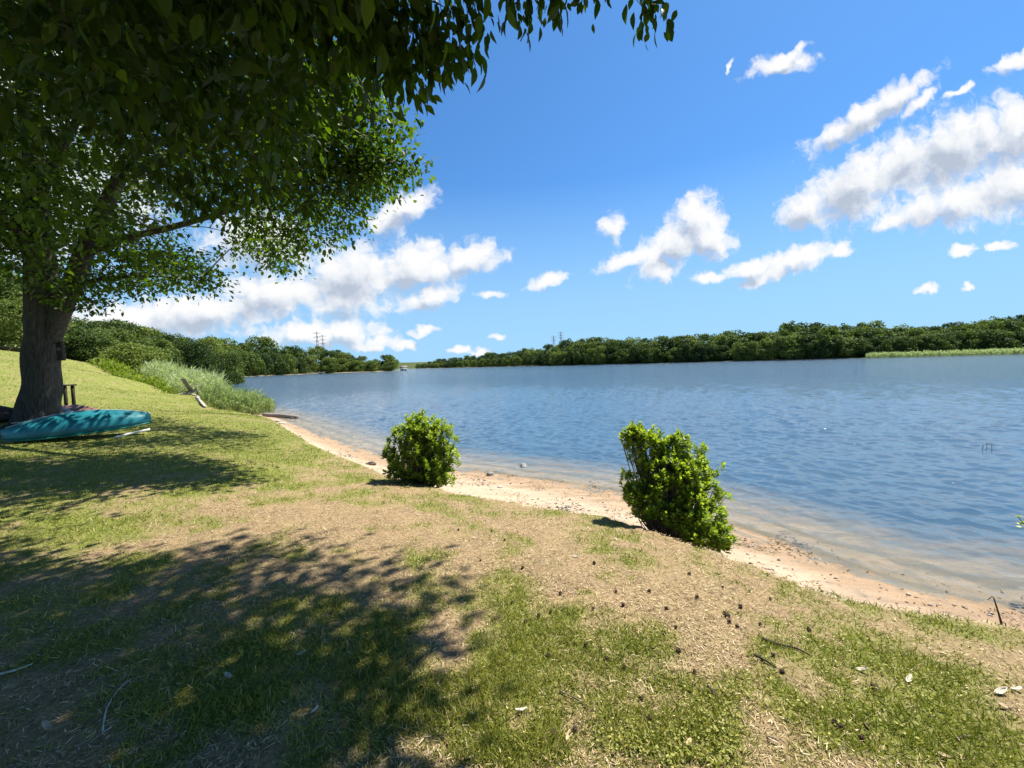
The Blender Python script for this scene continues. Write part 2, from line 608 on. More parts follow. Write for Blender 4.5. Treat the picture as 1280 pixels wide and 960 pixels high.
p = nt.nodes.new('ShaderNodeBsdfPrincipled')
p.inputs['Roughness'].default_value = .95
p.inputs['Specular IOR Level'].default_value = .15
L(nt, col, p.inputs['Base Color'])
b = nt.nodes.new('ShaderNodeBump')
b.inputs['Strength'].default_value = .9
b.inputs['Distance'].default_value = .02
L(nt, math_(nt, 'ADD', n1, math_(nt, 'MULTIPLY', n3, .4)), b.inputs['Height'])
L(nt, b.outputs[0], p.inputs['Normal'])
L(nt, p.outputs[0], out.inputs[0])
tag(link('ground', me, mt), kind='structure')

# ------------------------------------------------------------------ water
aw = np.radians(np.r_[np.arange(-52, 74, .16), np.arange(76, 306, 5.0)])
rw = np.r_[2.2 * np.exp(np.arange(0, math.log(90 / 2.2), .0042)), np.geomspace(92, 3000, 40)]
NAW, NRW = len(aw), len(rw)
wx = (rw[:, None] * np.sin(aw)[None]).ravel()
wy = (rw[:, None] * np.cos(aw)[None]).ravel()
hw = np.zeros(len(wx), np.float64)
rr_ = np.hypot(wx, wy)
res = np.maximum(rr_ * .0042, .02)
rgw = np.random.default_rng(3)
NCW = 72
# the wind blows the ripples on to the near shore
for k in range(NCW):
    lam = .08 * (.95 / .08) ** ((k + rgw.uniform(0, 1)) / NCW)
    th = math.radians(47) + rgw.normal(0, .75)
    amp = .021 * lam / (2 * PI) * 1.414 * (1.6 if .15 < lam < .65 else .85)
    kx, ky = math.cos(th) * 2 * PI / lam, math.sin(th) * 2 * PI / lam
    ph = rgw.uniform(0, 6.28)
    fade = np.clip(lam / (res * 3.0) - 1, 0, 1)
    wob_ = 1.4 * np.sin(wx * .31 + ph) + 1.4 * np.sin(wy * .27 - ph)
    hw += amp * fade * (np.exp(.9 * np.sin(kx * wx + ky * wy + ph + wob_)) - 1.22) * .95
gust = .6 + .75 * fbm(wx / 5.5, wy / 9.0, 3, 71)
dlw = segdist(wx, wy, LAKE)
calm = .30 + .70 * sstep(0, 3.0, dlw)
hw *= gust * calm * (.58 + .42 * sstep(7, 16, rr_)) * (1 - sstep(60, 88, rr_))
# low ripples running up the shallows, parallel with the shore
lapp = np.sin(dlw * 2 * PI / .42 + 5.5 * fbm(wx / 1.3, wy / 1.3, 3, 44))
hw += .010 * (np.exp(1.3 * lapp) - 1.4) * .6 * np.exp(-dlw / .9) * inside(wx, wy, LAKE) * np.clip(.42 / (res * 4) - 1, 0, 1) * (.35 + fbm(wx / .8, wy / .8, 2, 45))
angw = np.tile(aw, NRW)
hw *= np.where((angw > math.radians(-51.5)) & (angw < math.radians(73)), 1, 0)
i = np.arange(NRW - 1)[:, None] * NAW
j = np.arange(NAW)[None]
jn = (j + 1) % NAW
Q = np.stack([i + j, i + NAW + j, i + NAW + jn, i + jn], -1).reshape(-1, 4)[:, ::-1]
me = mesh_np('water', np.c_[wx, wy, ZW + hw], Q, None, True)
mt, nt, out = mat('lake_water')
geo = nt.nodes.new('ShaderNodeNewGeometry')
pos = geo.outputs['Position']


def wmap(rot, sc):
    mp = nt.nodes.new('ShaderNodeMapping')
    mp.inputs['Rotation'].default_value = (0, 0, math.radians(rot))
    mp.inputs['Scale'].default_value = sc
    L(nt, pos, mp.inputs[0])
    return mp.outputs[0]


w1 = noise(nt, 1.5, 3, .5, wmap(-32, (.55, 1.5, 1)))
w2 = noise(nt, 4.2, 3, .55, wmap(-20, (.5, 1.35, 1)))
w3 = noise(nt, 13, 2, .5, wmap(-45, (.7, 1.2, 1)))
w0 = noise(nt, .35, 2, .5, wmap(-30, (.5, 1.4, 1)))
h = math_(nt, 'ADD', math_(nt, 'MULTIPLY', w1, .07), math_(nt, 'MULTIPLY', w2, .09))
h = math_(nt, 'ADD', h, math_(nt, 'MULTIPLY', w3, .016))
h = math_(nt, 'ADD', h, math_(nt, 'MULTIPLY', w0, .05))
ln_w = nt.nodes.new('ShaderNodeVectorMath')
ln_w.operation = 'LENGTH'
L(nt, pos, ln_w.inputs[0])
h = math_(nt, 'MULTIPLY', h, ramp(nt, math_(nt, 'DIVIDE', ln_w.outputs['Value'], 100), [(.04, (.12, .12, .12)), (.15, (.4, .4, .4)), (.6, (1.15, 1.15, 1.15))]))
b = nt.nodes.new('ShaderNodeBump')
b.inputs['Strength'].default_value = 1.0
b.inputs['Distance'].default_value = 1.0
L(nt, h, b.inputs['Height'])
fr = nt.nodes.new('ShaderNodeFresnel')
fr.inputs['IOR'].default_value = 1.333
L(nt, b.outputs[0], fr.inputs['Normal'])
gl = nt.nodes.new('ShaderNodeBsdfGlossy')
gl.inputs['Roughness'].default_value = .07
gl.inputs['Color'].default_value = (1, 1, 1, 1)
L(nt, b.outputs[0], gl.inputs['Normal'])
tr = nt.nodes.new('ShaderNodeBsdfTransparent')
tr.inputs[0].default_value = (.86, .93, .92, 1)
df = nt.nodes.new('ShaderNodeBsdfDiffuse')
df.inputs[0].default_value = (.12, .22, .36, 1)
m1 = nt.nodes.new('ShaderNodeMixShader')
m1.inputs[0].default_value = .05
L(nt, tr.outputs[0], m1.inputs[1])
L(nt, df.outputs[0], m1.inputs[2])
m2 = nt.nodes.new('ShaderNodeMixShader')
L(nt, fr.outputs[0], m2.inputs[0])
L(nt, m1.outputs[0], m2.inputs[1])
L(nt, gl.outputs[0], m2.inputs[2])
L(nt, m2.outputs[0], out.inputs[0])
tag(link('water', me, mt), kind='structure')

# ------------------------------------------------------------------ leaf materials
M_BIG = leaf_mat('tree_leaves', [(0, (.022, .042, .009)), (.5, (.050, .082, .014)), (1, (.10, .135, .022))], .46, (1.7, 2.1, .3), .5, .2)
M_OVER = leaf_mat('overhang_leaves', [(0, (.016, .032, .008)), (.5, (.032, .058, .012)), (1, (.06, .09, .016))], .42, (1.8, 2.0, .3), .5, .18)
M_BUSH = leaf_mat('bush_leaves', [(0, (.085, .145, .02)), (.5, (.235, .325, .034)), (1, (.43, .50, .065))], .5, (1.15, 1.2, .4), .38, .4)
M_WOOD = leaf_mat('wood_leaves', [(0, (.032, .058, .016)), (.5, (.082, .122, .028)), (1, (.17, .205, .045))], .32, (1.1, 1.3, .5), .6, .2, objrand=.95)
M_REED = leaf_mat('reed_leaves', [(0, (.16, .21, .065)), (.5, (.33, .40, .18)), (1, (.52, .56, .34))], .4, (1, 1.1, .6), .5, .3)
M_WEED = leaf_mat('weed_leaves', [(0, (.12, .18, .02)), (.5, (.26, .32, .045)), (1, (.40, .42, .08))], .4, (1, 1.2, .4), .5, .3)
M_GRASS = leaf_mat('grass_blades', [(0, (.08, .105, .014)), (.35, (.205, .222, .042)), (.62, (.34, .335, .066)), (.8, (.46, .39, .15)), (1, (.60, .49, .27))], .3, (1.05, 1.15, .5), .5, .25)
M_LITTER = leaf_mat('straw_litter', [(0, (.06, .035, .019)), (.4, (.24, .17, .088)), (.75, (.47, .37, .205)), (1, (.66, .54, .35))], .12, (1, 1, .9), .8, .15)

# ------------------------------------------------------------------ foliage limits: how far each crown reaches
BIG_IMG = [(-400, -400), (420, -400), (430, 60), (470, 95), (500, 130), (508, 165), (514, 212), (492, 240), (455, 252), (432, 285), (395, 300), (352, 335), (325, 312), (300, 290), (262, 282), (226, 258), (205, 272), (214, 300), (246, 318), (272, 362), (215, 358),
           (178, 372), (140, 362), (100, 380), (80, 372), (60, 345), (-20, 345), (-400, 345)]
OVER_IMG = [(-600, 330), (30, 240), (90, 175), (140, 215), (215, 270), (245, 290), (285, 270), (330, 275), (360, 215), (400, 150), (430, 110), (455, 95), (480, 105), (515, 133), (540, 100), (585, 85), (602, 48), (598, 4), (632, 2), (645, 30), (655, 52), (672, 22), (690, 20), (705, 30), (722, 14), (745, 14),
            (752, 0), (786, 2), (800, 30), (808, 56), (822, 46), (828, 4), (1000, -20), (1500, -100), (1500, -6000), (-600, -6000)]
SH_NEAR = [(-900, 715), (0, 702), (60, 706), (130, 706), (200, 692), (270, 680), (370, 672), (450, 690), (505, 712), (560, 716), (570, 735), (530, 760), (560, 805), (562, 835), (538, 880), (512, 960), (490, 1150), (470, 3500), (-6000, 3500)]
SH_LEFT = [(-900, 566), (0, 575), (120, 572), (230, 575), (285, 598), (265, 612), (205, 630), (150, 655), (60, 690), (-10, 712), (-900, 730)]


def shadow_px(P):
    """where the sun throws the shadow of each point on the lawn"""
    G = P - SUN[None] * (P[:, 2:3] / SUN[2])
    d = G - EYE
    w = d @ Fv
    front = w > .15
    x, y, _ = project(G)
    return x, y, front, G


# ------------------------------------------------------------------ big tree on the left
def spline(pts, n=10):
    pts = np.asarray(pts, float)
    t = np.linspace(0, len(pts) - 1, n)
    P = np.r_[[2 * pts[0] - pts[1]], pts, [2 * pts[-1] - pts[-2]]]
    o = []
    for u in t:
        k = min(int(u), len(pts) - 2)
        f = u - k
        a, b, c, d = P[k:k + 4]
        o.append(.5 * (2 * b + (c - a) * f + (2 * a - 5 * b + 4 * c - d) * f * f + (3 * b - a - 3 * c + d) * f ** 3))
    return np.array(o)


def branch_to(mb, skel, target, r0, k=5):
    d = np.linalg.norm(skel - target, axis=1) + np.clip(skel[:, 2] - target[2], 0, 9) * .6
    s = skel[np.argmin(d)]
    mid = (s + target) / 2 + np.array([0, 0, .12 * np.linalg.norm(target - s)]) + RNG.normal(0, .06, 3) * np.linalg.norm(target - s)
    P = spline([s, mid, target], 6)
    mb.tube(P, np.linspace(r0, r0 * .25, 6), k, cap=False)


def trunk_mesh(bark, flare, paths):
    mb = MB()
    skel = []
    for pts, radii, k in paths:
        n = max(10, int(len(pts) * 5))
        P = spline(pts, n)
        R = np.interp(np.linspace(0, 1, n), np.linspace(0, 1, len(radii)), radii)
        mb.tube(P, R, k, wob=.05)
        skel.append(P)
    return mb, np.concatenate(skel)


tb = at(50, 529, 11.2)
tb[2] = ground_z(tb[0], tb[1]) - .1
tree = empty('shade_tree', (0, 0, 0))
tag(tree, 'big shade tree with dark furrowed forked trunk beside the teal kayak', 'tree')
d0 = 11.2
q = lambda x, y, d=d0: at(x, y, d)
paths = [
    ([tb, q(49, 508), q(52, 480), q(53, 440), q(54, 400), q(52, 350), q(47, 290), q(40, 200, 11.4), q(30, 60, 11.6), q(20, -120, 11.8)], [.50, .43, .385, .37, .36, .34, .29, .24, .18, .08], 20),
    ([q(57, 440), q(72, 402), q(88, 360), q(104, 320), q(122, 280), q(148, 225, 10.9), q(185, 150, 10.4), q(230, 60, 9.8), q(270, -60, 9.4)], [.20, .22, .23, .21, .18, .155, .12, .08, .04], 14),
    ([q(104, 320), q(150, 300, 10.8), q(210, 285, 10.2), q(290, 262, 9.4), q(360, 235, 8.7), q(430, 215, 8.1), q(485, 205, 7.7)], [.10, .085, .075, .055, .04, .025, .01], 8),
    ([q(148, 225, 10.9), q(220, 190, 10), q(310, 160, 9), q(400, 130, 8.3), q(470, 140, 7.8)], [.11, .085, .06, .035, .012], 8),
    ([q(88, 360), q(130, 348, 10.9), q(190, 345, 10.7), q(250, 352, 10.5)], [.07, .05, .03, .01], 7),
    ([q(78, 392), q(92, 388, 11), q(108, 385, 10.9), q(117, 379, 10.8)], [.03, .02, .014, .006], 6),
    ([q(50, 330), q(20, 290, 10.5), q(-30, 240, 9.5), q(-120, 180, 8.5)], [.13, .10, .07, .03], 8),
    ([q(45, 260), q(70, 200, 10), q(110, 130, 8.6), q(180, 60, 7.4), q(260, 0, 6.6)], [.12, .09, .06, .04, .015], 8),
]
mb, skel = trunk_mesh(M_BARK, 1, paths)
# root flare
for a in np.arange(7) * 2 * PI / 7 + .3:
    dv = np.array([math.cos(a), math.sin(a), 0])
    mb.tube(spline([tb + dv * .30 + [0, 0, .55], tb + dv * .46 + [0, 0, .22], tb + dv * .74 + [0, 0, .02]], 7), np.linspace(.13, .04, 7), 8)

# cluster centres: the crown reaches out over the lawn towards the lake
cand = []
C0 = np.array([-11.0, 9.2, 8.2])
n = 90000
U = RNG.uniform(-1, 1, (n, 3))
U = U[(np.linalg.norm(U, axis=1) < 1)]
Pc = C0 + U * np.array([10.5, 6.0, 6.4])
px, py, w = project(Pc)
ok = (Pc[:, 2] > 2.9) & (w > .5)
inframe = (px > -60) & (px < 1340) & (py > -60)
ok &= (~inframe) | inside(px, py, BIG_IMG)
sx, sy, sf, G = shadow_px(Pc - np.array([0, 0, .1]))
lit = sf & (sx > -60) & (sx < 1350) & (sy < 1000) & (sy > 556) & ~inside(sx, sy, SH_LEFT) & ~inside(sx, sy, SH_NEAR)
ok &= ~lit
# keep the underside open around the trunk fork and let the sky show through
r_ = np.linalg.norm((Pc - C0) / np.array([10.5, 6, 6.4]), axis=1)
ok &= (fbm(Pc[:, 0] * .75 + Pc[:, 2] * .45, Pc[:, 1] * .75 - Pc[:, 2] * .6, 2, 77) > .36)
ok &= (r_ > .3)
ok &= ~((px < 25) & (Pc[:, 2] < 4.8))
hole = (px > -10) & (px < 105) & (py > 20) & (py < 175) & (fbm(px / 22, py / 22, 2, 15) > .52)
ok &= ~hole
Pc = Pc[ok]
# the right half of the kayak below lies in the sun
for t_ in np.linspace(.4, 1.05, 7):
    kp = at(3, 556, 9.2) * (1 - t_) + at(191, 539, 10.5) * t_
    kp[2] = .55
    dv_ = Pc - kp
    ds_ = np.linalg.norm(dv_ - SUN * (dv_ @ SUN)[:, None], axis=1)
    Pc = Pc[ds_ > .62]
CEN = Pc[:1750]
# thin extra sprays on the lake side
extra = []
LIT_SIDE = [(318, 120), (400, 70), (455, 110), (485, 155), (488, 200), (455, 230), (415, 245), (375, 270), (330, 250)]
while len(extra) < 140:
    x, y = random.uniform(315, 508), random.uniform(70, 290)
    if inside(x, y, LIT_SIDE):
        extra.append(at(x, y, random.uniform(7.5, 9.0)))
for (x, y, d) in [(500, 165, 7.7), (508, 205, 7.6), (480, 230, 7.8), (450, 245, 8), (430, 275, 8.2), (400, 290, 8.5), (350, 325, 9), (375, 300, 8.8), (330, 300, 9.2), (300, 310, 9.5), (490, 140, 7.8), (465, 110, 7.8),
                  (265, 355, 10.3), (240, 352, 10.4), (215, 350, 10.5), (185, 352, 10.6), (160, 350, 10.7), (130, 350, 10.8), (250, 335, 10.2), (220, 330, 10.2), (190, 325, 10.3), (160, 330, 10.5), (110, 350, 11), (95, 380, 11), (115, 382, 10.9),
                  (470, 180, 7.7), (440, 200, 7.9), (455, 225, 7.9), (420, 240, 8.2), (400, 260, 8.4), (380, 270, 8.6), (360, 285, 8.8), (480, 200, 7.6), (500, 190, 7.6)]:
    for k in range(3):
        extra.append(at(x + RNG.normal(0, 7), y + RNG.normal(0, 6), d + RNG.normal(0, .2)))
CEN = np.r_[CEN, np.array(extra)]
for c in CEN[RNG.permutation(len(CEN))[:650]]:
    branch_to(mb, skel, c, .022, 4)
for c in extra[::2]:
    branch_to(mb, skel, c, .014, 4)
mb.build('trunk', M_BARK, tree, True)


def cluster_leaves(C, per, rad, size, drop=.35, flat=.6):
    n = len(C) * per
    c = np.repeat(C, per, axis=0)
    o = RNG.normal(size=(n, 3)) * rad * np.array([1, 1, flat]) * .55
    P = c + o
    D = unit(o) * .6 + rand_dirs(n) * .7 + np.array([0, 0, -drop])
    Nn = rand_dirs(n) * .75 + np.array([0, 0, 1.0])
    S = size * RNG.uniform(.5, 1.25, n)
    tone = np.clip(np.repeat(RNG.uniform(.2, .8, len(C)), per) + RNG.normal(0, .18, n), 0, 1)
    return P, D, Nn, S, tone


P_, D_, N_, S_, T_ = cluster_leaves(CEN[:-len(extra)], 95, .62, .135)
P2, D2, N2, S2, T2 = cluster_leaves(np.array(extra), 44, .36, .12)
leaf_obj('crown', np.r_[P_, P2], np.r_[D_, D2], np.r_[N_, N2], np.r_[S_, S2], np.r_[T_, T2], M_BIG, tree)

# ------------------------------------------------------------------ overhanging tree above the viewer
otree = empty('overhanging_tree', (0, 0, 0))
tag(otree, 'overhanging tree with large dark pointed leaves hanging along the top edge', 'tree')
ob = np.array([-4.6, -2.2, 0.0])
ob[2] = ground_z(ob[0], ob[1]) - .1
opaths = [
    ([ob, ob + [.1, .1, 1.2], ob + [.25, .25, 2.6], ob + [.5, .6, 4.2], ob + [.9, 1.3, 6.0], ob + [1.2, 1.8, 8.5], ob + [1.2, 2.0, 11]], [.42, .30, .27, .25, .2, .14, .05], 16),
    ([ob + [.4, .5, 3.9], ob + [1.4, 1.9, 5.2], ob + [2.8, 3.7, 6.0], ob + [4.3, 5.6, 6.5], ob + [5.4, 7.0, 6.8]], [.15, .11, .08, .05, .02], 10),
    ([ob + [.5, .6, 4.3], ob + [2.2, 1.7, 5.9], ob + [4.2, 3.2, 6.8], ob + [6.0, 4.9, 7.2]], [.13, .09, .06, .02], 10),
    ([ob + [.4, .5, 3.9], ob + [.4, 2.4, 5.0], ob + [.3, 4.6, 5.6], ob + [.4, 7, 6.2]], [.12, .09, .06, .02], 10),
]
mbo, oskel = trunk_mesh(M_BARK, 1, opaths)
# shadow-casting clusters: sample the shaded lawn and climb along the sunbeam
ocl = []
n = 42000
gx_, gy_ = RNG.uniform(-6.5, .8, n), RNG.uniform(-2.5, 5.0, n)
H = RNG.uniform(3.6, 9.0, n)
G = np.stack([gx_, gy_, np.zeros(n)], -1)
Pc = G + SUN[None] * (H / SUN[2])[:, None]
sx, sy, _ = project(G)
okg = ((G - EYE) @ Fv > .2) & inside(sx, sy, SH_NEAR) | ((G - EYE) @ Fv <= .2)
px, py, w = project(Pc)
oki = (w < .3) | (px < -80) | (py < -70) | inside(px, py + np.where(px > 380, 22, 45), OVER_IMG) & ((px < 520) | (py < -130))
edge_w = [tuple(atz(x_, y_, 0)[:2]) for x_, y_ in SH_NEAR[1:-3]] + [(-.62, .9), (-.75, .2), (-1.1, -1.5)]
okg &= (segdist(G[:, 0], G[:, 1], edge_w, False) > np.where(G[:, 1] < 2.6, .25, .17)) & ((G[:, 1] > 1.5) | (G[:, 0] < -.8))
ok = okg & oki & (fbm(gx_ * 1.1, gy_ * 1.1, 2, 91) > .20)
# leave some sun flecks
for fx, fy in [(420, 742), (340, 780), (215, 765), (370, 850), (60, 940)]:
    g = atz(fx, fy, 0)
    ok &= np.hypot(G[:, 0] - g[0], G[:, 1] - g[1]) > .16
Pc = Pc[ok]
OC = Pc[:1600]
hang = []
for (x, y, d) in [(600, 20, 3.3), (598, 45, 3.3), (590, 70, 3.2), (570, 60, 3.2), (560, 85, 3.1), (540, 60, 3.1), (530, 95, 3.1), (515, 110, 3.0), (500, 85, 3.0), (480, 80, 3.0), (465, 60, 2.9), (440, 60, 2.9), (520, 40, 3), (550, 20, 3.1), (500, 30, 3),
                  (470, 20, 2.9), (430, 30, 2.9), (400, 25, 2.8), (580, 25, 3.2), (360, 20, 2.8), (320, 30, 2.8), (280, 20, 2.8), (240, 15, 2.7), (200, 12, 2.7), (160, 10, 2.7), (560, 45, 3.1), (420, 70, 3), (390, 50, 3), (250, 270, 4.4), (238, 255, 4.4), (262, 250, 4.4), (300, 262, 4.5), (318, 250, 4.5), (285, 245, 4.4), (340, 230, 4.4), (225, 235, 4.3), (330, 200, 4.2), (300, 220, 4.3), (355, 180, 4.1), (375, 140, 3.8), (200, 225, 4.3), (170, 215, 4.3), (270, 225, 4.3),
                  (510, 60, 3.1), (530, 20, 3.1), (545, 80, 3.1), (490, 105, 3), (575, 10, 3.2), (480, 45, 3), (455, 75, 2.9), (528, 75, 3.1), (600, 5, 3.3), (575, 75, 3.2), (512, 85, 3),
                  (655, 15, 3.4), (652, 32, 3.4), (685, 2, 3.4), (703, 12, 3.45), (740, -2, 3.5), (808, 20, 3.6), (812, 38, 3.6), (806, 2, 3.6), (640, -5, 3.4)]:
    hang.append(at(x, y, d))
hang = np.array(hang)
for c in OC[::3]:
    branch_to(mbo, oskel, c, .02, 4)
for c in hang:
    branch_to(mbo, oskel, c + np.array([0, 0, .12]), .010, 4)
mbo.build('trunk', M_BARK, otree, True)
P_, D_, N_, S_, T_ = cluster_leaves(OC, 52, .42, .135, .6)
nh = len(hang)
per = 17
ch = np.repeat(hang, per, 0)
o = RNG.normal(size=(nh * per, 3)) * np.array([.07, .07, .055])
D2 = unit(o) * .35 + np.array([0, 0, -1.0]) + RNG.normal(size=(nh * per, 3)) * .25
N2 = rand_dirs(nh * per) + unit(np.c_[o[:, :2], np.zeros(nh * per)]) * .6
S2 = .13 * RNG.uniform(.5, 1.25, nh * per)
T2 = RNG.uniform(.1, .8, nh * per)
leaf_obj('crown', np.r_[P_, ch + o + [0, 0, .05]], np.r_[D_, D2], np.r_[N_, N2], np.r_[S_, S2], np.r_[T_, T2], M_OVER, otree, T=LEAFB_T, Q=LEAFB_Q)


# ------------------------------------------------------------------ two bushes at the bank
def bush(base, lobes, label, shoots, leaf, per=11):
    b = empty('leafy_bush', base)
    tag(b, label, 'bush', 'leafy bushes growing at the bank')
    base = np.asarray(base)
    lob = np.array([l[0] for l in lobes]) - base
    rr = np.array([l[1] for l in lobes])
    w = rr ** 2
    idx = RNG.choice(len(lobes), shoots, p=w / w.sum())
    o = unit(RNG.normal(size=(shoots, 3)) + np.array([0, 0, .25]))
    P = lob[idx] + o * (rr[idx] * RNG.uniform(.30, 1.0, shoots) ** .5 * (RNG.uniform(.8, 1.08, shoots) + (RNG.uniform(0, 1, shoots) < .16) * RNG.uniform(.1, .5, shoots)))[:, None]
    P = P[P[:, 2] > .02]
    o = o[:len(P)]
    ax = unit(unit(P - np.array([0, 0, -.1])) * .6 + np.array([0, 0, .8]) + RNG.normal(size=P.shape) * .25)
    mbs = MB()
    for k in range(0, len(P), 2):
        s = np.array([RNG.normal(0, .06), RNG.normal(0, .06), .0])
        c = P[k]
        mid = s * .4 + c * .6
        mid[2] *= .75
        mbs.tube(spline([s, mid, c], 5), np.linspace(.009, .003, 5), 4, cap=False)
    n = len(P) * per
    c = np.repeat(P, per, 0)
    a = np.repeat(ax, per, 0)
    f = np.tile(np.arange(per) / per, len(P))
    ang = f * per * 2.4 + np.repeat(RNG.uniform(0, 6, len(P)), per)
    b1 = unit(np.cross(a, np.array([.3, .9, .1])))
    b2 = np.cross(a, b1)
    rd = b1 * np.cos(ang)[:, None] + b2 * np.sin(ang)[:, None]
    Pl = c - a * ((1 - f) * .085)[:, None]
    D = rd * (1.15 - .75 * f)[:, None] + a * (.35 + .6 * f)[:, None] + RNG.normal(size=(n, 3)) * .18
    S = leaf * (1.1 - .45 * f) * RNG.uniform(.8, 1.15, n)
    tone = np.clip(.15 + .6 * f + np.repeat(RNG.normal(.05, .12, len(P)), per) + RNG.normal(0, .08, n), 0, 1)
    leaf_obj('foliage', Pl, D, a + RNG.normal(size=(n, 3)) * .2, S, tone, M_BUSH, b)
    mbs.build('stems', M_TWIG, b)
    return b


def lobes_px(lst):
    return [(at(x, y, d), r * d / FPX) for x, y, r, d in lst]


gb = atz(527, 601, -.32)
bush((gb[0], gb[1] + .1, ground_z(gb[0], gb[1])), lobes_px([(530, 555, 34, 6.7), (512, 545, 25, 6.6), (550, 545, 25, 6.7), (527, 535, 22, 6.7), (555, 575, 22, 6.6), (505, 578, 24, 6.5), (535, 583, 24, 6.5), (487, 566, 11, 6.5), (492, 588, 10, 6.4),
                                                            (560, 592, 10, 6.4), (548, 590, 14, 6.4)]),
     'rounded green bush on the lawn edge, the bush nearer the kayak', 760, .071)
gb = atz(838, 652, -.32)
bush((gb[0], gb[1] + .05, ground_z(gb[0], gb[1]) - .05), lobes_px([(794, 550, 18, 4.9), (798, 540, 13, 4.9), (816, 553, 20, 4.9), (842, 562, 22, 4.9), (862, 568, 20, 5), (876, 590, 21, 4.9), (830, 586, 26, 4.8), (852, 596, 26, 4.7), (885, 616, 20, 4.7), (862, 624, 24, 4.6), (893, 644, 18, 4.5), (903, 666, 15, 4.3), (876, 650, 20, 4.4), (886, 670, 14, 4.3),
                                                                   (787, 600, 15, 4.8), (792, 616, 15, 4.7), (802, 632, 12, 4.6), (806, 580, 14, 4.8), (816, 628, 15, 4.6), (838, 640, 15, 4.5), (822, 606, 18, 4.7), (908, 678, 8, 4.2), (792, 540, 9, 4.9), (850, 548, 9, 4.9), (858, 660, 12, 4.4)]),
     'leaning lopsided green bush beside the sandy bank, sloping down to the right', 960, .068)


# ------------------------------------------------------------------ lawn: grass, litter
def scatter(n, near=1.0, far=16.0, a0=-58, a1=58, power=1.0):
    """points on the ground, spread so that they are denser near the viewer"""
    r = near * (far / near) ** (RNG.uniform(0, 1, n) ** power)
    a = np.radians(RNG.uniform(a0, a1, n))
    return r * np.sin(a), r * np.cos(a)


def on_land(x, y, margin=-.03):
    z, dl, db = terrain(x, y)
    return z, db < margin


x, y = scatter(640000, .9, 55, -64, 60)
z, ok = on_land(x, y)
cv = cover(x, y)
ok &= RNG.uniform(0, 1, len(x)) < np.clip((cv - .26) * 1.5, .06, 1)
x, y, z, cv = x[ok], y[ok], z[ok], cv[ok]
r = np.hypot(x, y)
n = len(x)
far_ = sstep(7, 12, r)
P = np.c_[x, y, z - .004]
D = np.c_[RNG.normal(0, .75, n), RNG.normal(0, .75, n), RNG.uniform(.45, 1.2, n)]
Nn = np.c_[rand_dirs(n)[:, :2], np.full(n, .25)]
S = RNG.uniform(.018, .048, n) * (.7 + .6 * cv) * (1 + .012 * r)
Wd = RNG.uniform(.0028, .0055, n) * (1 + .10 * r)
dry = np.clip(1 - cv, 0, 1) + np.clip((fbm(x / .9, y / .9, 4, 33) - .5) * 2.0, -.3, .45) * (1 - .6 * far_)
tone = np.clip(RNG.uniform(.05, .62, n) * (1 - .25 * far_) + (fbm(x / .35, y / .35, 3, 36) - .5) * .35 + (RNG.uniform(0, 1, n) < .12 + .35 * dry) * RNG.uniform(.2, .5, n), 0, 1)
V, F = leaves(P, D, Nn, S, Wd, BLADE_T, BLADE_Q)
# broad clover-like leaves in the greener patches
x, y = scatter(150000, .9, 7, -62, 60)
z, ok = on_land(x, y)
cv = cover(x, y)
weed = fbm(x / .5, y / .5, 3, 63)
ok &= (cv > .60) & (x > -.2) & (RNG.uniform(0, 1, len(x)) < np.clip((weed - .38) * 1.6, 0, .8) * np.where(x > .3, 1, .35))
x, y, z = x[ok], y[ok], z[ok]
k = len(x)
V2, F2 = leaves(np.c_[x, y, z + RNG.uniform(.004, .03, k)], np.c_[RNG.normal(size=(k, 2)), RNG.uniform(-.1, .7, k)], np.c_[RNG.normal(0, .4, (k, 2)), np.ones(k)], RNG.uniform(.008, .020, k))
me = mesh_np('grass', np.r_[V, V2], np.r_[F, F2 + len(V)])
attr(me, 'tone', np.r_[np.repeat(tone, 6), np.repeat(np.clip(RNG.normal(.46, .15, k), 0, .75), 6)])
tag(link('grass', me, M_GRASS), 'short patchy lawn grass with clover growing on the dry ground', 'grass', kind='stuff')

x, y = scatter(260000, .9, 14, -62, 60)
z, ok = on_land(x, y, .02)
cv = cover(x, y)
ok &= RNG.uniform(0, 1, len(x)) < np.clip(1.1 - cv * 1.2, .12, 1) * (.25 + .75 * sstep(.36, .58, fbm(x / .32, y / .32, 3, 66)))
x, y, z = x[ok], y[ok], z[ok]
n = len(x)
r = np.hypot(x, y)
P = np.c_[x, y, z + RNG.uniform(.001, .012, n)]
D = np.c_[RNG.normal(size=(n, 2)), RNG.normal(0, .18, n)]
V, F = leaves(P, D, np.c_[RNG.normal(0, .35, (n, 2)), np.ones(n)], RNG.uniform(.012, .042, n) * (1 + .05 * r), RNG.uniform(.0015, .0045, n) * (1 + .12 * r), BLADE_T, BLADE_Q)
me = mesh_np('straw_litter', V, F)
attr(me, 'tone', np.repeat(np.clip(RNG.normal(.55, .25, n), 0, 1), 6))
tag(link('straw_litter', me, M_LITTER), 'dead straw and leaf crumbs scattered over the bare brown ground', 'litter', kind='stuff')


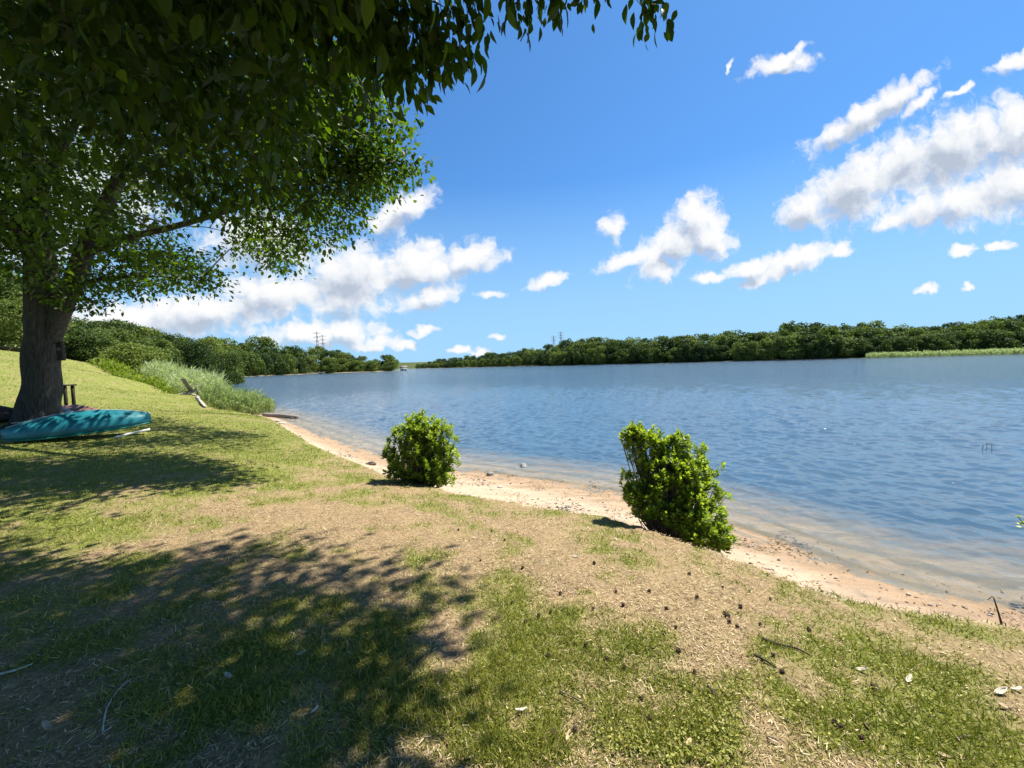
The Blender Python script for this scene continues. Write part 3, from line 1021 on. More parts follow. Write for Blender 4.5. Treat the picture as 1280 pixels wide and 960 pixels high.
# washed up crumbs and pebbles on the sand
x, y = scatter(160000, 2.5, 24, -45, 62)
z, dl_, db_ = terrain(x, y)
ok = (db_ > .03) & (dl_ < .6)
ok &= RNG.uniform(0, 1, len(x)) < (.05 + .9 * sstep(.55, .75, fbm(x / .5, y / .5, 3, 88))) * np.where(dl_ > -.35, .8, .35)
x, y, z = x[ok], y[ok], z[ok]
n = len(x)
r = np.hypot(x, y)
V, F = leaves(np.c_[x, y, z + .004], np.c_[RNG.normal(size=(n, 2)), RNG.normal(0, .15, n)], np.c_[RNG.normal(0, .3, (n, 2)), np.ones(n)], RNG.uniform(.01, .05, n) * (1 + .04 * r), RNG.uniform(.004, .016, n) * (1 + .06 * r), BLADE_T, BLADE_Q)
me = mesh_np('wrack', V, F)
attr(me, 'tone', np.repeat(np.clip(RNG.normal(.22, .22, n), 0, 1), 6))
tag(link('wrack', me, M_LITTER), 'dark washed up crumbs and bits strewn over the sandy beach', 'debris', kind='stuff')
x, y = scatter(60000, 2.5, 24, -45, 62)
z, dl_, db_ = terrain(x, y)
ok = (db_ > .05) & (dl_ < -.12) & (RNG.uniform(0, 1, len(x)) < .03 + .5 * sstep(.55, .72, fbm(x / .9, y / .9, 3, 98)))
x, y, z = x[ok], y[ok], z[ok]
n = len(x)
OCT = np.array([(1, 0, 0), (.5, .8, .1), (-.45, .85, 0), (-1, .05, .1), (-.5, -.8, 0), (.55, -.8, .05), (.1, .1, .75), (0, 0, -.5)])
OCT_F = np.array([(i_, (i_ + 1) % 6, 6) for i_ in range(6)] + [((i_ + 1) % 6, i_, 7) for i_ in range(6)])
sz = RNG.uniform(.006, .022, n) * (1 + .05 * np.hypot(x, y))
an = RNG.uniform(0, 6.28, n)
Vp = OCT[None] * sz[:, None, None] * (1 + RNG.normal(0, .15, (n, 8, 1)))
Vp = np.stack([Vp[..., 0] * np.cos(an)[:, None] - Vp[..., 1] * np.sin(an)[:, None], (Vp[..., 0] * np.sin(an)[:, None] + Vp[..., 1] * np.cos(an)[:, None]) * .8, Vp[..., 2]], -1) + np.c_[x, y, z][:, None]
me = mesh_np('pebbles', Vp.reshape(-1, 3), None, (np.arange(n)[:, None, None] * 8 + OCT_F[None]).reshape(-1, 3), True)
attr(me, 'tone', np.repeat(RNG.uniform(0, 1, n), 8))
M_PEB = leaf_mat('pebble', [(0, (.05, .045, .04)), (.5, (.19, .17, .15)), (1, (.45, .40, .34))], .02, (1, 1, 1), .7, .3)
tag(link('pebbles', me, M_PEB), 'small grey and cream pebbles strewn over the wet sand', 'pebbles', kind='stuff')

# ------------------------------------------------------------------ reeds, weeds
def reed_bed(name, label, cat, poly, count, h0, h1, mat_, lean=(.25, -.1), tonec=.5, wide=.035, kind=None):
    x0, x1 = min(p[0] for p in poly), max(p[0] for p in poly)
    y0, y1 = min(p[1] for p in poly), max(p[1] for p in poly)
    x, y = RNG.uniform(x0, x1, count * 3), RNG.uniform(y0, y1, count * 3)
    k = inside(x, y, poly)
    x, y = x[k][:count], y[k][:count]
    n = len(x)
    ed = segdist(x, y, poly)
    hh = RNG.uniform(h0, h1, n) * (.55 + .45 * sstep(0, 1.0, ed)) * (.8 + .4 * fbm(x / 1.5, y / 1.5, 2, 12))
    z = np.maximum(tz(x, y), ZW - .3)
    bx, by = x.mean(), y.mean()
    org = np.array([bx, by, float(z.min())])
    P0 = np.c_[x, y, z] - org
    Dm = np.c_[RNG.normal(lean[0], .18, n), RNG.normal(lean[1], .18, n), np.ones(n)]
    V, F = leaves(P0, Dm, rand_dirs(n), hh, np.full(n, wide * .6), BLADE_T, BLADE_Q)
    tn = [np.repeat(np.clip(RNG.normal(tonec - .15, .15, n), 0, 1), 6)]
    lv, lf = [V], [F]
    off_ = len(V)
    for q_ in range(7):
        f = RNG.uniform(.25, 1, n)
        P = P0 + unit(Dm) * (hh * f)[:, None]
        D = np.c_[RNG.normal(lean[0] * 1.6, .5, n), RNG.normal(lean[1] * 1.6, .5, n), RNG.uniform(.1, 1.3, n)]
        V, F = leaves(P, D, rand_dirs(n) + [0, 0, .6], hh * RNG.uniform(.18, .36, n), np.full(n, wide) * RNG.uniform(.7, 1.3, n), BLADE_T, BLADE_Q)
        lv.append(V)
        lf.append(F + off_)
        off_ += len(V)
        tn.append(np.repeat(np.clip(RNG.normal(tonec, .2, n), 0, 1), 6))
    me = mesh_np(name, np.concatenate(lv), np.concatenate(lf))
    attr(me, 'tone', np.concatenate(tn))
    o = link(name, me, mat_)
    o.location = org
    return tag(o, label, cat, kind=kind)


def gp(px, py, d):
    p = at(px, py, d)
    return (p[0], p[1])


reed_bed('reed_bed', 'tall silvery green reed bed behind the wooden chair', 'reeds', [gp(205, 480, 34), gp(172, 470, 41), gp(210, 470, 44), gp(278, 478, 40), gp(282, 480, 34), gp(262, 492, 30), gp(225, 492, 30)], 2000, 1.6, 2.25, M_REED, tonec=.78, wide=.055)
reed_bed('reed_bed', 'low bushy green reed bed at the waterline beside the sandy beach', 'reeds', [gp(252, 514, 22.5), gp(250, 505, 26), gp(295, 500, 27), gp(338, 505, 24), gp(344, 514, 22.3), gp(320, 517, 21), gp(280, 516, 21.2)], 1200, .8, 1.3, M_REED, tonec=.36, wide=.04)
reed_bed('weed_patch', 'yellow green weed patch on the slope in front of the tall reeds', 'weeds', [gp(110, 458, 37), gp(150, 462, 39), gp(200, 476, 35), gp(228, 492, 29), gp(205, 492, 29), gp(165, 476, 32)], 1000, .5, 1.0, M_WEED, (.1, 0), .5, .09)
reed_bed('reed_bed', 'long pale marsh reed strip along the far right shore', 'reeds', [(290, 327), (430, 300), (520, 280), (520, 300), (430, 322), (300, 340)], 6000, 2.2, 4.2, M_REED, (0, 0), .75, .5)
for k, (px, py, hh) in enumerate([(1228, 561, .5), (1233, 557, .36), (1240, 560, .6)]):
    q_ = atz(px, py, ZW)
    mb_ = MB()
    le = random.uniform(-.08, .1)
    hh *= .22
    mb_.tube(spline([(0, 0, -.15), (le * .2, 0, hh * .5), (le, 0, hh)], 7), np.linspace(.008, .003, 7), 5)
    mb_.tube(spline([(le * .25, 0, hh * .45), (le * .25 + .05, .01, hh * .75), (le * .25 + .13, .02, hh * .8)], 5), [.004, .007, .006, .004, .001], 4)
    o = mb_.build('water_reed', M_DARKREED)
    o.location = (q_[0], q_[1], ZW)
    tag(o, 'one of the thin dark reed stems standing out in the open water', 'reed stem', 'reed stems in the open water')

# ------------------------------------------------------------------ woods: crown kinds shared by many trees
def crown_mesh(name, lobes, per, size, seed, low=0.12, squash=.85):
    rg = np.random.default_rng(seed)
    C, R = [], []
    for k in range(lobes):
        u = rg.uniform(0, 1)
        zc = low + (1 - low) * u * .92
        prof = math.sin(PI * min(1, (.18 + .80 * (zc - low) / (1 - low)))) ** .6
        a = rg.uniform(0, 2 * PI)
        rr = .40 * prof * math.sqrt(rg.uniform(.15, 1))
        C.append((rr * math.cos(a), rr * math.sin(a), zc * .9))
        R.append(rg.uniform(.06, .16))
    C, R = np.array(C), np.array(R)
    n = lobes * per
    c, rr = np.repeat(C, per, 0), np.repeat(R, per)
    o = unit(rg.normal(size=(n, 3)) + np.array([0, 0, .35]))
    P = c + o * (rr * rg.uniform(.65, 1.08, n))[:, None] * np.array([1, 1, squash])
    D = unit(rg.normal(size=(n, 3))) + np.array([0, 0, -.25])
    Nn = o + rg.normal(size=(n, 3)) * .6
    S = size * rg.uniform(.6, 1.5, n)
    V, F = leaves(P, D, Nn, S, S * 1.5)
    V[:, 2] /= np.percentile(V[:, 2], 99.7)
    V[:, :2] *= .5 / np.percentile(np.hypot(V[:, 0], V[:, 1]), 98)
    me = mesh_np(name, V, F)
    tone = np.clip(np.repeat(rg.uniform(.25, .75, lobes), per) + rg.normal(0, .15, n), 0, 1)
    attr(me, 'tone', np.repeat(tone, 6))
    me.materials.append(M_WOOD)
    return me


FAR_CROWNS = [crown_mesh('far_crown', 62, 75, .036, 100 + s, .0 if s % 2 == 0 else .04) for s in range(7)]
MID_CROWNS = [crown_mesh('mid_crown', 90, 200, .021, 300 + s, .03) for s in range(5)]
mbt = MB()
mbt.tube(spline([(0, 0, -.06), (.008, 0, .2), (-.01, .01, .45), (.01, 0, .75)], 8), np.linspace(.026, .008, 8), 8)
for a in range(5):
    mbt.tube(spline([(0, 0, .3 + .06 * a), (.1 * math.cos(a * 2.2), .1 * math.sin(a * 2.2), .45 + .06 * a), (.24 * math.cos(a * 2.2), .24 * math.sin(a * 2.2), .6 + .05 * a)], 5), np.linspace(.011, .003, 5), 5)
TRUNK = mesh_np('wood_trunk', np.concatenate(mbt.v), np.concatenate(mbt.q), np.concatenate(mbt.t), True)
TRUNK.materials.append(M_BARK)


def wood_tree(x, y, h, wid, crowns, label, group, z=None, sink=.03):
    o = empty('wood_tree', (x, y, (ground_z(x, y) if z is None else z) - sink * h), random.uniform(0, 6.28))
    o.scale = (wid, wid, h)
    tag(o, label, 'tree', group)
    link('crown', random.choice(crowns), None, o)
    link('trunk', TRUNK, None, o)
    return o


def along(poly, spacing):
    out_ = []
    left = random.uniform(0, spacing)
    for (x1, y1), (x2, y2) in zip(poly[:-1], poly[1:]):
        d = math.hypot(x2 - x1, y2 - y1)
        nx, ny = -(y2 - y1) / d, (x2 - x1) / d
        u = left
        while u < d:
            out_.append((x1 + (x2 - x1) * u / d, y1 + (y2 - y1) * u / d, nx, ny))
            u += spacing * random.uniform(.75, 1.25)
        left = u - d
    return out_


def sky_top(px, table):
    xs, ys = zip(*table)
    return float(np.interp(px, xs, ys))


TOP_R = [(515, 454), (530, 449), (560, 448), (600, 442), (640, 438), (670, 434), (690, 427), (740, 421), (800, 419), (850, 415), (920, 412), (950, 408), (1020, 400), (1060, 402), (1120, 404), (1180, 401), (1230, 396), (1280, 392), (1500, 385)]
TOP_L = [(60, 395), (95, 404), (130, 410), (160, 414), (200, 414), (225, 419), (270, 423), (300, 421), (340, 423), (390, 433), (420, 434), (440, 440), (455, 446), (475, 443), (490, 441), (505, 450)]
ROWN = ['waterline tree', 'middle row tree', 'skyline tree']


def plant_wood(shore, rows, spacing, top, side, sections, group):
    for rk, (offd, frac) in enumerate(rows):
        for (x, y, nx, ny) in along(shore, spacing * (1 + .12 * rk)):
            dd = offd + random.uniform(-3, 3)
            X, Y = x + nx * dd * side, y + ny * dd * side
            px, py, w = project(np.array([X, Y, ZW]))
            px = float(px)
            if px > 1345 or px < 40:
                continue
            ty = sky_top(px, top)
            zt = at(px, ty, Y)[2]                       # how high the skyline stands at this distance
            gz_ = ground_z(X, Y)
            h = (zt - gz_) * frac * random.uniform(.80, 1.06)
            if rk < 2:
                h = min(h, (zt - gz_) * .96)
            h = max(h, 5.0)
            sec = [s for lim, s in sections if px <= lim][0]
            wood_tree(X, Y, h, max(h * random.uniform(.85, 1.25), 11.0), FAR_CROWNS, f'{ROWN[rk]} of the {sec}', f'{ROWN[rk]}s of the {sec}')


shore_r = [(560, -0)] and [((x - 640) / 500 * d, d) for x, d in [(522, 612), (560, 562), (600, 517), (640, 472), (700, 427), (760, 397), (850, 370), (930, 354), (1020, 342), (1150, 338), (1280, 330), (1360, 325)]]
plant_wood(shore_r, [(5, .64), (18, .84), (36, 1.02)], 11.0, TOP_R, 1,
           [(690, 'low distant wood across the lake near the gap'), (1010, 'dense dark wood at the middle of the far shore'), (9999, 'hilly far wood behind the pale reed strip')], None)
shore_l = [((x - 640) / 500 * d, d) for x, d in [(503, 275), (480, 270), (450, 260), (400, 247), (350, 217), (318, 197), (298, 182)]] + [(-117, 142), (-88, 110)]
plant_wood(shore_l, [(4, .66), (15, .86), (30, 1.02)], 9.0, TOP_L, -1,
           [(300, 'wood rising behind the tall silvery reeds'), (9999, 'wooded point below the two left pylons')], None)

# nearer trees at the back of the lawn
HILL = [(92, 408, 455, 52, 'tree beside the big trunk, tallest at the lawn edge'), (118, 416, 458, 56, 'round green tree at the back of the lawn slope'), (140, 411, 462, 66, 'broad green tree behind the lawn slope, under the cloud bank'),
        (166, 430, 468, 52, 'small dark green tree above the weed patch'), (190, 424, 466, 60, 'grey green silvery tree just behind the tall reeds'), (214, 418, 470, 74, 'dark green tree behind the left end of the tall reeds'), (240, 428, 472, 64, 'low round tree behind the middle of the tall reeds'),
        (262, 424, 472, 82, 'full dark tree behind the right end of the tall reeds'), (280, 440, 473, 78, 'low dark waterside tree where the lake begins'), (12, 345, 438, 46, 'leafy bright green tree at the left edge behind the trunk'), (-22, 330, 438, 48, 'tall green tree at the left border'), (32, 375, 440, 42, 'bushy low tree just left of the big trunk'),
        (70, 400, 448, 60, 'green tree directly behind the big trunk'), (-60, 320, 440, 44, 'outermost tree at the left border'), (154, 402, 462, 95, 'far tree topping the left wood'), (185, 410, 466, 100, 'far rounded tree above the silvery tree'), (110, 400, 456, 90, 'far tree topping the wood beside the trunk')]
for px_, ty, by_, d_, lab in HILL:
    g = at(px_, by_, d_)
    h = at(px_, ty, d_)[2]
    z0 = min(ground_z(g[0], g[1]), g[2])
    o = wood_tree(g[0], g[1], (h - z0) * 1.04, max((h - z0) * .95, 5.5 if d_ < 50 else 8), MID_CROWNS, lab, None, z=z0)


# ------------------------------------------------------------------ boats under the tree
def hull(name, length, width, height, m_, parent=None, keel=.06):
    mbh = MB()
    ns, kc = 34, 15
    V = []
    for i_ in range(ns):
        t = -1 + 2 * i_ / (ns - 1)
        wq = max(1e-3, (1 - abs(t) ** 2.3)) ** .75 * width / 2
        rise = .10 * abs(t) ** 3
        hh = height * (.42 + .58 * (1 - abs(t) ** 2.0))
        for k in range(kc):
            a = PI * k / (kc - 1)
            yy = -math.cos(a) * wq
            zz = math.sin(a) ** .75 * hh + keel * math.exp(-((k - (kc - 1) / 2) / 1.1) ** 2) + rise * .6
            V.append((t * length / 2, yy, zz))
        for k in range(kc):                                 # underside: the deck, slightly domed
            a = 1 - 2 * k / (kc - 1)
            V.append((t * length / 2, a * wq * .96, rise * .6 + .015 - .03 * (1 - a * a)))
    kk = kc * 2
    Q = [[i_ * kk + j_, (i_ + 1) * kk + j_, (i_ + 1) * kk + (j_ + 1) % kk, i_ * kk + (j_ + 1) % kk] for i_ in range(ns - 1) for j_ in range(kk)]
    mbh.add(V, Q)
    return mbh.build(name, m_, parent, True)


M_TEAL = plain_mat('teal_plastic', (.008, .115, .145), (.022, .20, .24), 2.2, .36, .12, spec=.45, detail=3)
M_TEALD = plain_mat('dark_teal_plastic', (.01, .12, .10), (.02, .19, .15), 3, .45, .1, spec=.4)
M_PALEB = plain_mat('pale_blue_plastic', (.25, .33, .42), (.36, .44, .52), 4, .45, .1)
M_RUST = plain_mat('faded_red_plastic', (.20, .10, .08), (.30, .17, .13), 4, .55, .1)
M_DARKB = plain_mat('dark_brown_paint', (.018, .014, .012), (.04, .03, .025), 5, .6, .1)
M_WHITE = plain_mat('white_paint', (.55, .54, .5), (.72, .70, .66), 8, .6, .15)


def boat(p0, p1, width, height, m_, label, extra=None, lift=(0, 0)):
    p0, p1 = np.array(p0), np.array(p1)
    z0, z1 = ground_z(*p0[:2]) + lift[0], ground_z(*p1[:2]) + lift[1]
    mid = (p0 + p1) / 2
    ln = np.linalg.norm(p1[:2] - p0[:2])
    k = empty('kayak', (mid[0], mid[1], (z0 + z1) / 2), math.atan2(p1[1] - p0[1], p1[0] - p0[0]))
    k.rotation_euler = (0, -math.atan2(z1 - z0, ln), k.rotation_euler[2])
    tag(k, label, 'kayak', 'kayaks stored under the big tree')
    hull('hull', ln, width, height, m_, k)
    if extra:
        extra(k, ln, width, height)
    return k


def teal_extra(k, ln, w, h):
    mb_ = MB()
    for t in (-1, 1):
        mb_.tube(spline([(t * ln * .47, 0, .10), (t * ln * .495, 0, .16), (t * ln * .485, 0, .21)], 6), .016, 8)
    mb_.build('carry_handle', M_DARKB, k, True)
    mr = MB()
    for s in (-1, 1):
        P = []
        for t in np.linspace(-.97, .97, 30):
            wq = max(1e-3, (1 - abs(t) ** 2.3)) ** .75 * w / 2 + .008
            P.append((t * ln / 2, s * wq, .06 * abs(t) ** 3 + .02))
        mr.tube(P, .016, 6)
    mr.build('gunwale', M_TEALD, k, True)
    mk = MB()
    mk.tube([(t * ln / 2, 0, h * (.42 + .58 * (1 - abs(t) ** 2)) + .06 + .06 * abs(t) ** 3) for t in np.linspace(-.93, .93, 26)], .014, 6)
    mk.build('ridge_highlight', M_PALEB, k, True)  # pale tube added as the highlight along the hull ridge


a0, a1 = at(3, 556, 9.2), at(191, 539, 10.5)
boat(a0[:2], a1[:2], .80, .50, M_TEAL, 'teal kayak lying upside down on the lawn in front of the trunk', teal_extra, (.0, .26))
b0, b1 = at(60, 532, 11.6), at(98, 530, 11.8)
boat((b0[0] - .8, b0[1] + .5), b1[:2], .6, .30, M_PALEB, 'pale blue grey kayak behind the teal one, right of the trunk', None)
b0, b1 = at(86, 529, 12.5), at(124, 527, 12.7)
boat((b0[0] - .8, b0[1] + .4), (b1[0], b1[1]), .6, .28, M_RUST, 'faded red brown kayak farthest behind the teal one', None)
b0, b1 = at(-70, 545, 11.0), at(30, 536, 11.6)
boat(b0[:2], b1[:2], .75, .44, M_DARKB, 'dark brown kayak in the shade left of the trunk', None)
mbp = MB()
p0, p1 = at(143, 545, 9.7), at(187, 533, 10.3)
p0[2] = ground_z(*p0[:2]) + .03
p1[2] = ground_z(*p1[:2]) + .16
mbp.tube(spline([p0, (p0 + p1) / 2 + [0, 0, .01], p1], 6), .028, 8)
mbp.build('support', M_WHITE)
tag(bpy.data.objects['support'], 'white support pole under the raised end of the teal kayak', 'pole').name = 'wooden_pole'
mbp = MB()
p0, p1 = at(14, 529, 9.9), at(33, 528, 10.0)
p1b = at(38, 534, 9.9)
mbp.tube(spline([p0, p1, p1b], 8), .014, 6)
mbp.build('paddle_shaft', M_PALEWOOD)
tag(bpy.data.objects['paddle_shaft'], 'thin pale bent stick lying against the trunk base', 'stick').name = 'bent_stick'

# small dark table behind the trunk
p = at(80, 511, 14.6)
z0 = ground_z(p[0], p[1])
tbl = empty('side_table', (p[0] - .1, p[1], z0), .2)
tag(tbl, 'small dark wooden table standing right behind the trunk', 'table')
mb_ = MB()
mb_.box((0, 0, .84), (.74, .5, .05))
mb_.build('tabletop', M_DARKWOOD, tbl)
for sx_ in (-1, 1):
    for sy_ in (-1, 1):
        mb_ = MB()
        mb_.box((sx_ * .28, sy_ * .16, .40), (.085, .085, .83))
        mb_.build('leg', M_DARKWOOD, tbl)
# dark box on the trunk
p = at(76, 440, 10.9)
bx = empty('nest_box', p, .3)
tag(bx, 'dark nest box fixed on the side of the big trunk', 'nest box')
mb_ = MB()
mb_.box((0, 0, 0), (.13, .14, .46))
mb_.build('body', M_DARKWOOD, bx)
mb_ = MB()
mb_.box((0, -.01, .25), (.17, .20, .025), tilt=('X', .2))
mb_.build('roof', M_DARKWOOD, bx)
mb_ = MB()
a = np.linspace(0, 2 * PI, 17)
mb_.tube([(.03 * math.cos(t), -.074, .08 + .03 * math.sin(t)) for t in a], .006, 6)
mb_.build('entrance_ring', M_GREYWOOD, bx)

# two dark planters and a long rail on the slope at the left border
for k, (px_, lab) in enumerate([(8, 'dark planter bowl on the slope, nearer the left border'), (25, 'dark planter bowl on the slope, nearer the big trunk')]):
    p = at(px_, 454, 36)
    z0 = ground_z(p[0], p[1])
    o = empty('planter_bowl', (p[0], p[1], z0))
    tag(o, lab, 'planter', 'planters on the slope')
    mb_ = MB()
    zz = np.array([0, .03, .12, .25, .36, .38, .36, .2])
    rr = np.array([.12, .18, .28, .36, .42, .42, .37, .2])
    k2 = 16
    V = np.concatenate([np.c_[np.cos(np.arange(k2) * 2 * PI / k2) * r_, np.sin(np.arange(k2) * 2 * PI / k2) * r_, np.full(k2, z_)] for z_, r_ in zip(zz, rr)])
    Q = [[i_ * k2 + j_, i_ * k2 + (j_ + 1) % k2, (i_ + 1) * k2 + (j_ + 1) % k2, (i_ + 1) * k2 + j_] for i_ in range(len(zz) - 1) for j_ in range(k2)]
    mb_.add(V, Q)
    mb_.build('bowl', M_DARKB, o, True)
    mb_ = MB()
    mb_.tube([(0, 0, .19), (0, 0, .22)], [.35, .33], 14)
    mb_.build('soil', M_DARKWOOD, o)
p = at(-30, 441, 41)
p2 = at(34, 443, 41)
wl = MB()
for f in np.linspace(0, 1, 9):
    c = p * (1 - f) + p2 * f
    wl.box((c[0], c[1], ground_z(c[0], c[1]) + .28), (1.05, .5, .62), .05, bev=.05)
wl.build('stone_wall', plain_mat('wall_stone', (.25, .23, .20), (.42, .39, .34), 3, .9, .4))
tag(bpy.data.objects['stone_wall'], 'low pale stone wall on top of the slope at the left border', 'wall')

# ------------------------------------------------------------------ chair by the reeds, planks on the shore
p = at(243, 498, 25.5)
ch_ = empty('garden_chair', (p[0], p[1], ground_z(p[0], p[1])), math.radians(150))
ch_.scale = (1.1, 1.1, 1.1)
tag(ch_, 'weathered grey slatted garden chair facing away by the reeds', 'chair')
mb_ = MB()
for k in range(5):
    mb_.box((-.24 + .12 * k, .30, .62), (.105, .022, .85), tilt=('X', -.45))
mb_.build('backrest', M_GREYWOOD, ch_)
mb_ = MB()
for k in range(5):
    mb_.box((0, -.28 + .115 * k, .33 - .025 * k), (.56, .10, .022), tilt=('X', -.2))
mb_.build('seat', M_GREYWOOD, ch_)
for s in (-1, 1):
    mb_ = MB()
    mb_.box((s * .34, -.02, .55), (.12, .72, .024))
    mb_.build('armrest', M_GREYWOOD, ch_)
    mb_ = MB()
    mb_.box((s * .30, -.30, .27), (.03, .09, .54))
    mb_.build('leg', M_GREYWOOD, ch_)
    mb_ = MB()
    mb_.box((s * .30, .22, .20), (.03, .10, .62), tilt=('X', .9))
    mb_.build('leg', M_GREYWOOD, ch_)


def lying_log(name, pts, r, m_, label, cat, group=None, wob=.12):
    P = []
    for x_, y_, d_ in pts:
        q_ = at(x_, y_, d_)
        q_[2] = ground_z(q_[0], q_[1]) + r * .7
        P.append(q_)
    org = P[0].copy()
    mb_ = MB()
    S_ = spline(np.array(P) - org, 12)
    mb_.tube(S_, r * np.linspace(1, .7, 12), 9, wob=wob)
    o = mb_.build(name, m_, None, True)
    o.location = org
    return tag(o, label, cat, group)


lying_log('driftwood_log', [(212, 494, 26), (228, 494, 25.5), (244, 496, 25)], .08, M_PALEWOOD, 'bleached driftwood log left of the wooden chair', 'log')
lying_log('driftwood_log', [(247, 500, 24), (251, 508, 22.5), (257, 515, 21)], .09, M_PALEWOOD, 'bleached driftwood log pointing from the chair down to the lawn', 'log')
lying_log('driftwood_log', [(330, 516, 21), (350, 516, 20.6), (372, 518, 20)], .12, M_GREYWOOD, 'dark driftwood log lying at the tip of the sandy beach', 'log')


def rock(px, py, d, size, label, seed, m_):
    q_ = at(px, py, d)
    z0 = ground_z(q_[0], q_[1])
    import bmesh
    bm = bmesh.new()
    bmesh.ops.create_icosphere(bm, subdivisions=3, radius=1)
    rg = np.random.default_rng(seed)
    ph = rg.uniform(0, 6, 6)
    for v in bm.verts:
        c = v.co
        f = 1 + .16 * math.sin(3 * c.x + ph[0]) + .13 * math.sin(4 * c.y + ph[1]) + .12 * math.sin(5 * c.z + ph[2]) + .07 * math.sin(9 * c.x + 7 * c.y + ph[3])
        v.co = (c.x * f * size, c.y * f * size * .8, c.z * f * size * .6)
    me_ = bpy.data.meshes.new('rock')
    bm.to_mesh(me_)
    bm.free()
    me_.polygons.foreach_set('use_smooth', np.ones(len(me_.polygons), bool))
    o = link('shore_rock', me_, m_)
    o.location = (q_[0], q_[1], z0 + size * .1)
    return tag(o, label, 'rock', 'rocks along the shore')


M_ROCKD = plain_mat('dark_rock', (.05, .035, .03), (.12, .09, .075), 6, .85, .5)
M_ROCKL = plain_mat('pale_rock', (.38, .34, .29), (.58, .53, .46), 6, .85, .5)
M_ROCKG = plain_mat('grey_rock', (.16, .16, .16), (.32, .31, .29), 6, .85, .5)
for px_, py_, d_, s_, l_, m_ in [(463, 571, 9.5, .10, 'small dark brown rock on the sand left of the rounded bush', M_ROCKD), (345, 526, 18.5, .16, 'pale rock at the tip of the beach below the driftwood', M_ROCKL), (353, 531, 17.5, .13, 'cream rock on the beach edge nearest the lawn', M_ROCKL),
                                 (584, 603, 6.6, .07, 'grey stone on the sand right of the rounded bush', M_ROCKG), (577, 611, 6.4, .05, 'pale pebble at the lawn edge by the rounded bush', M_ROCKL), (612, 588, 8.6, .09, 'dark wet stone in the shallows right of the rounded bush', M_ROCKG), (655, 584, 9.4, .10, 'grey wet stone farther out in the shallows', M_ROCKG),
                                 (625, 600, 7.6, .05, 'white stone on the wet sand between the bushes', M_ROCKL), (365, 520, 20, .12, 'brown rock beside the dark driftwood', M_ROCKD)]:
    rock(px_, py_, d_, s_, l_, int(px_), m_)

# ------------------------------------------------------------------ twig standing at the right bank, leafy shoot at the right border
p = atz(1254, 765, -.36)
z0 = ground_z(p[0], p[1])
mb_ = MB()
mb_.tube(spline([(0, 0, -.03), (-.005, 0, .10), (-.02, .01, .2), (-.05, .02, .32)], 8), np.linspace(.010, .004, 8), 6)
mb_.tube(spline([(-.05, .02, .32), (-.065, .02, .33), (-.085, .03, .30)], 5), np.linspace(.004, .002, 5), 5)
mb_.tube(spline([(.0, 0, .02), (.03, 0, .05), (.032, .01, .13)], 5), np.linspace(.007, .003, 5), 5)
o = mb_.build('bare_twig', M_DARKWOOD)
o.location = (p[0], p[1], z0)
tag(o, 'dark bare twig sticking up at the water edge near the right border', 'twig')
mb_ = MB()
sp = at(1330, 700, 3.6)
sp[2] = ground_z(sp[0], sp[1])
sh = empty('leafy_sapling', sp)
tag(sh, 'leafy sapling reaching in from the right border over the water', 'sapling')
tip = at(1272, 645, 3.9) - sp
mb_.tube(spline([(0, 0, -.05), (.02, .0, .25), tip * .6 + [0, 0, .12], tip], 10), np.linspace(.012, .003, 10), 6)
mb_.build('stem', M_TWIG, sh)
n = 26
f = RNG.uniform(.0, 1, n) ** .5
Pl = tip[None] * (.45 + .55 * f)[:, None] + np.array([.06, 0, .08]) * (1 - f)[:, None] + RNG.normal(0, .02, (n, 3))
leaf_obj('foliage', Pl, unit(tip)[None] * .6 + RNG.normal(0, .6, (n, 3)), np.c_[RNG.normal(0, .4, (n, 2)), np.ones(n)], RNG.uniform(.04, .065, n), RNG.uniform(.4, 1, n), M_BUSH, sh)

# ------------------------------------------------------------------ litter one can count
import bmesh


def ball_mesh():
    bm = bmesh.new()
    bmesh.ops.create_icosphere(bm, subdivisions=3, radius=.0092)
    rg = np.random.default_rng(5)
    for v in bm.verts:
        v.co *= 1.0 + (.45 if rg.uniform() < .28 else rg.uniform(-.1, .1))
    me_ = bpy.data.meshes.new('gum_ball')
    bm.to_mesh(me_)
    bm.free()
    me_.materials.append(plain_mat('gum_ball_brown', (.022, .013, .009), (.085, .05, .032), 60, .9, .2))
    return me_


BALL = ball_mesh()
BALLS = [(640, 762), (675, 778), (690, 775), (780, 763), (831, 763), (845, 790), (832, 800), (846, 823), (760, 835), (783, 847), (730, 818), (685, 833), (740, 770), (908, 765), (905, 758), (912, 772), (922, 778), (965, 728), (948, 770), (967, 812), (975, 835), (1092, 846), (1051, 908), (1043, 900), (1074, 920),
         (905, 760), (800, 885), (812, 915), (720, 930), (694, 940), (656, 790), (770, 740), (810, 742), (700, 745), (870, 740), (925, 745), (600, 700), (612, 655), (630, 668), (1010, 770), (1085, 905), (868, 850), (575, 655), (655, 715), (745, 700), (860, 705), (905, 715)]
for k, (x_, y_) in enumerate(BALLS):
    q_ = atz(x_ + random.uniform(-3, 3), y_ + random.uniform(-3, 3), -.06)
    o = link('gum_ball', BALL)
    if not o.data.materials:
        pass
    o.location = (q_[0], q_[1], ground_z(q_[0], q_[1]) + .012)
    o.rotation_euler = (random.uniform(0, 6), random.uniform(0, 6), random.uniform(0, 6))
    s_ = random.uniform(.75, 1.25)
    o.scale = (s_, s_, s_)
    tag(o, 'one of many dark spiky gum balls dropped on the bare ground', 'gum ball', 'gum balls dropped on the bare ground')


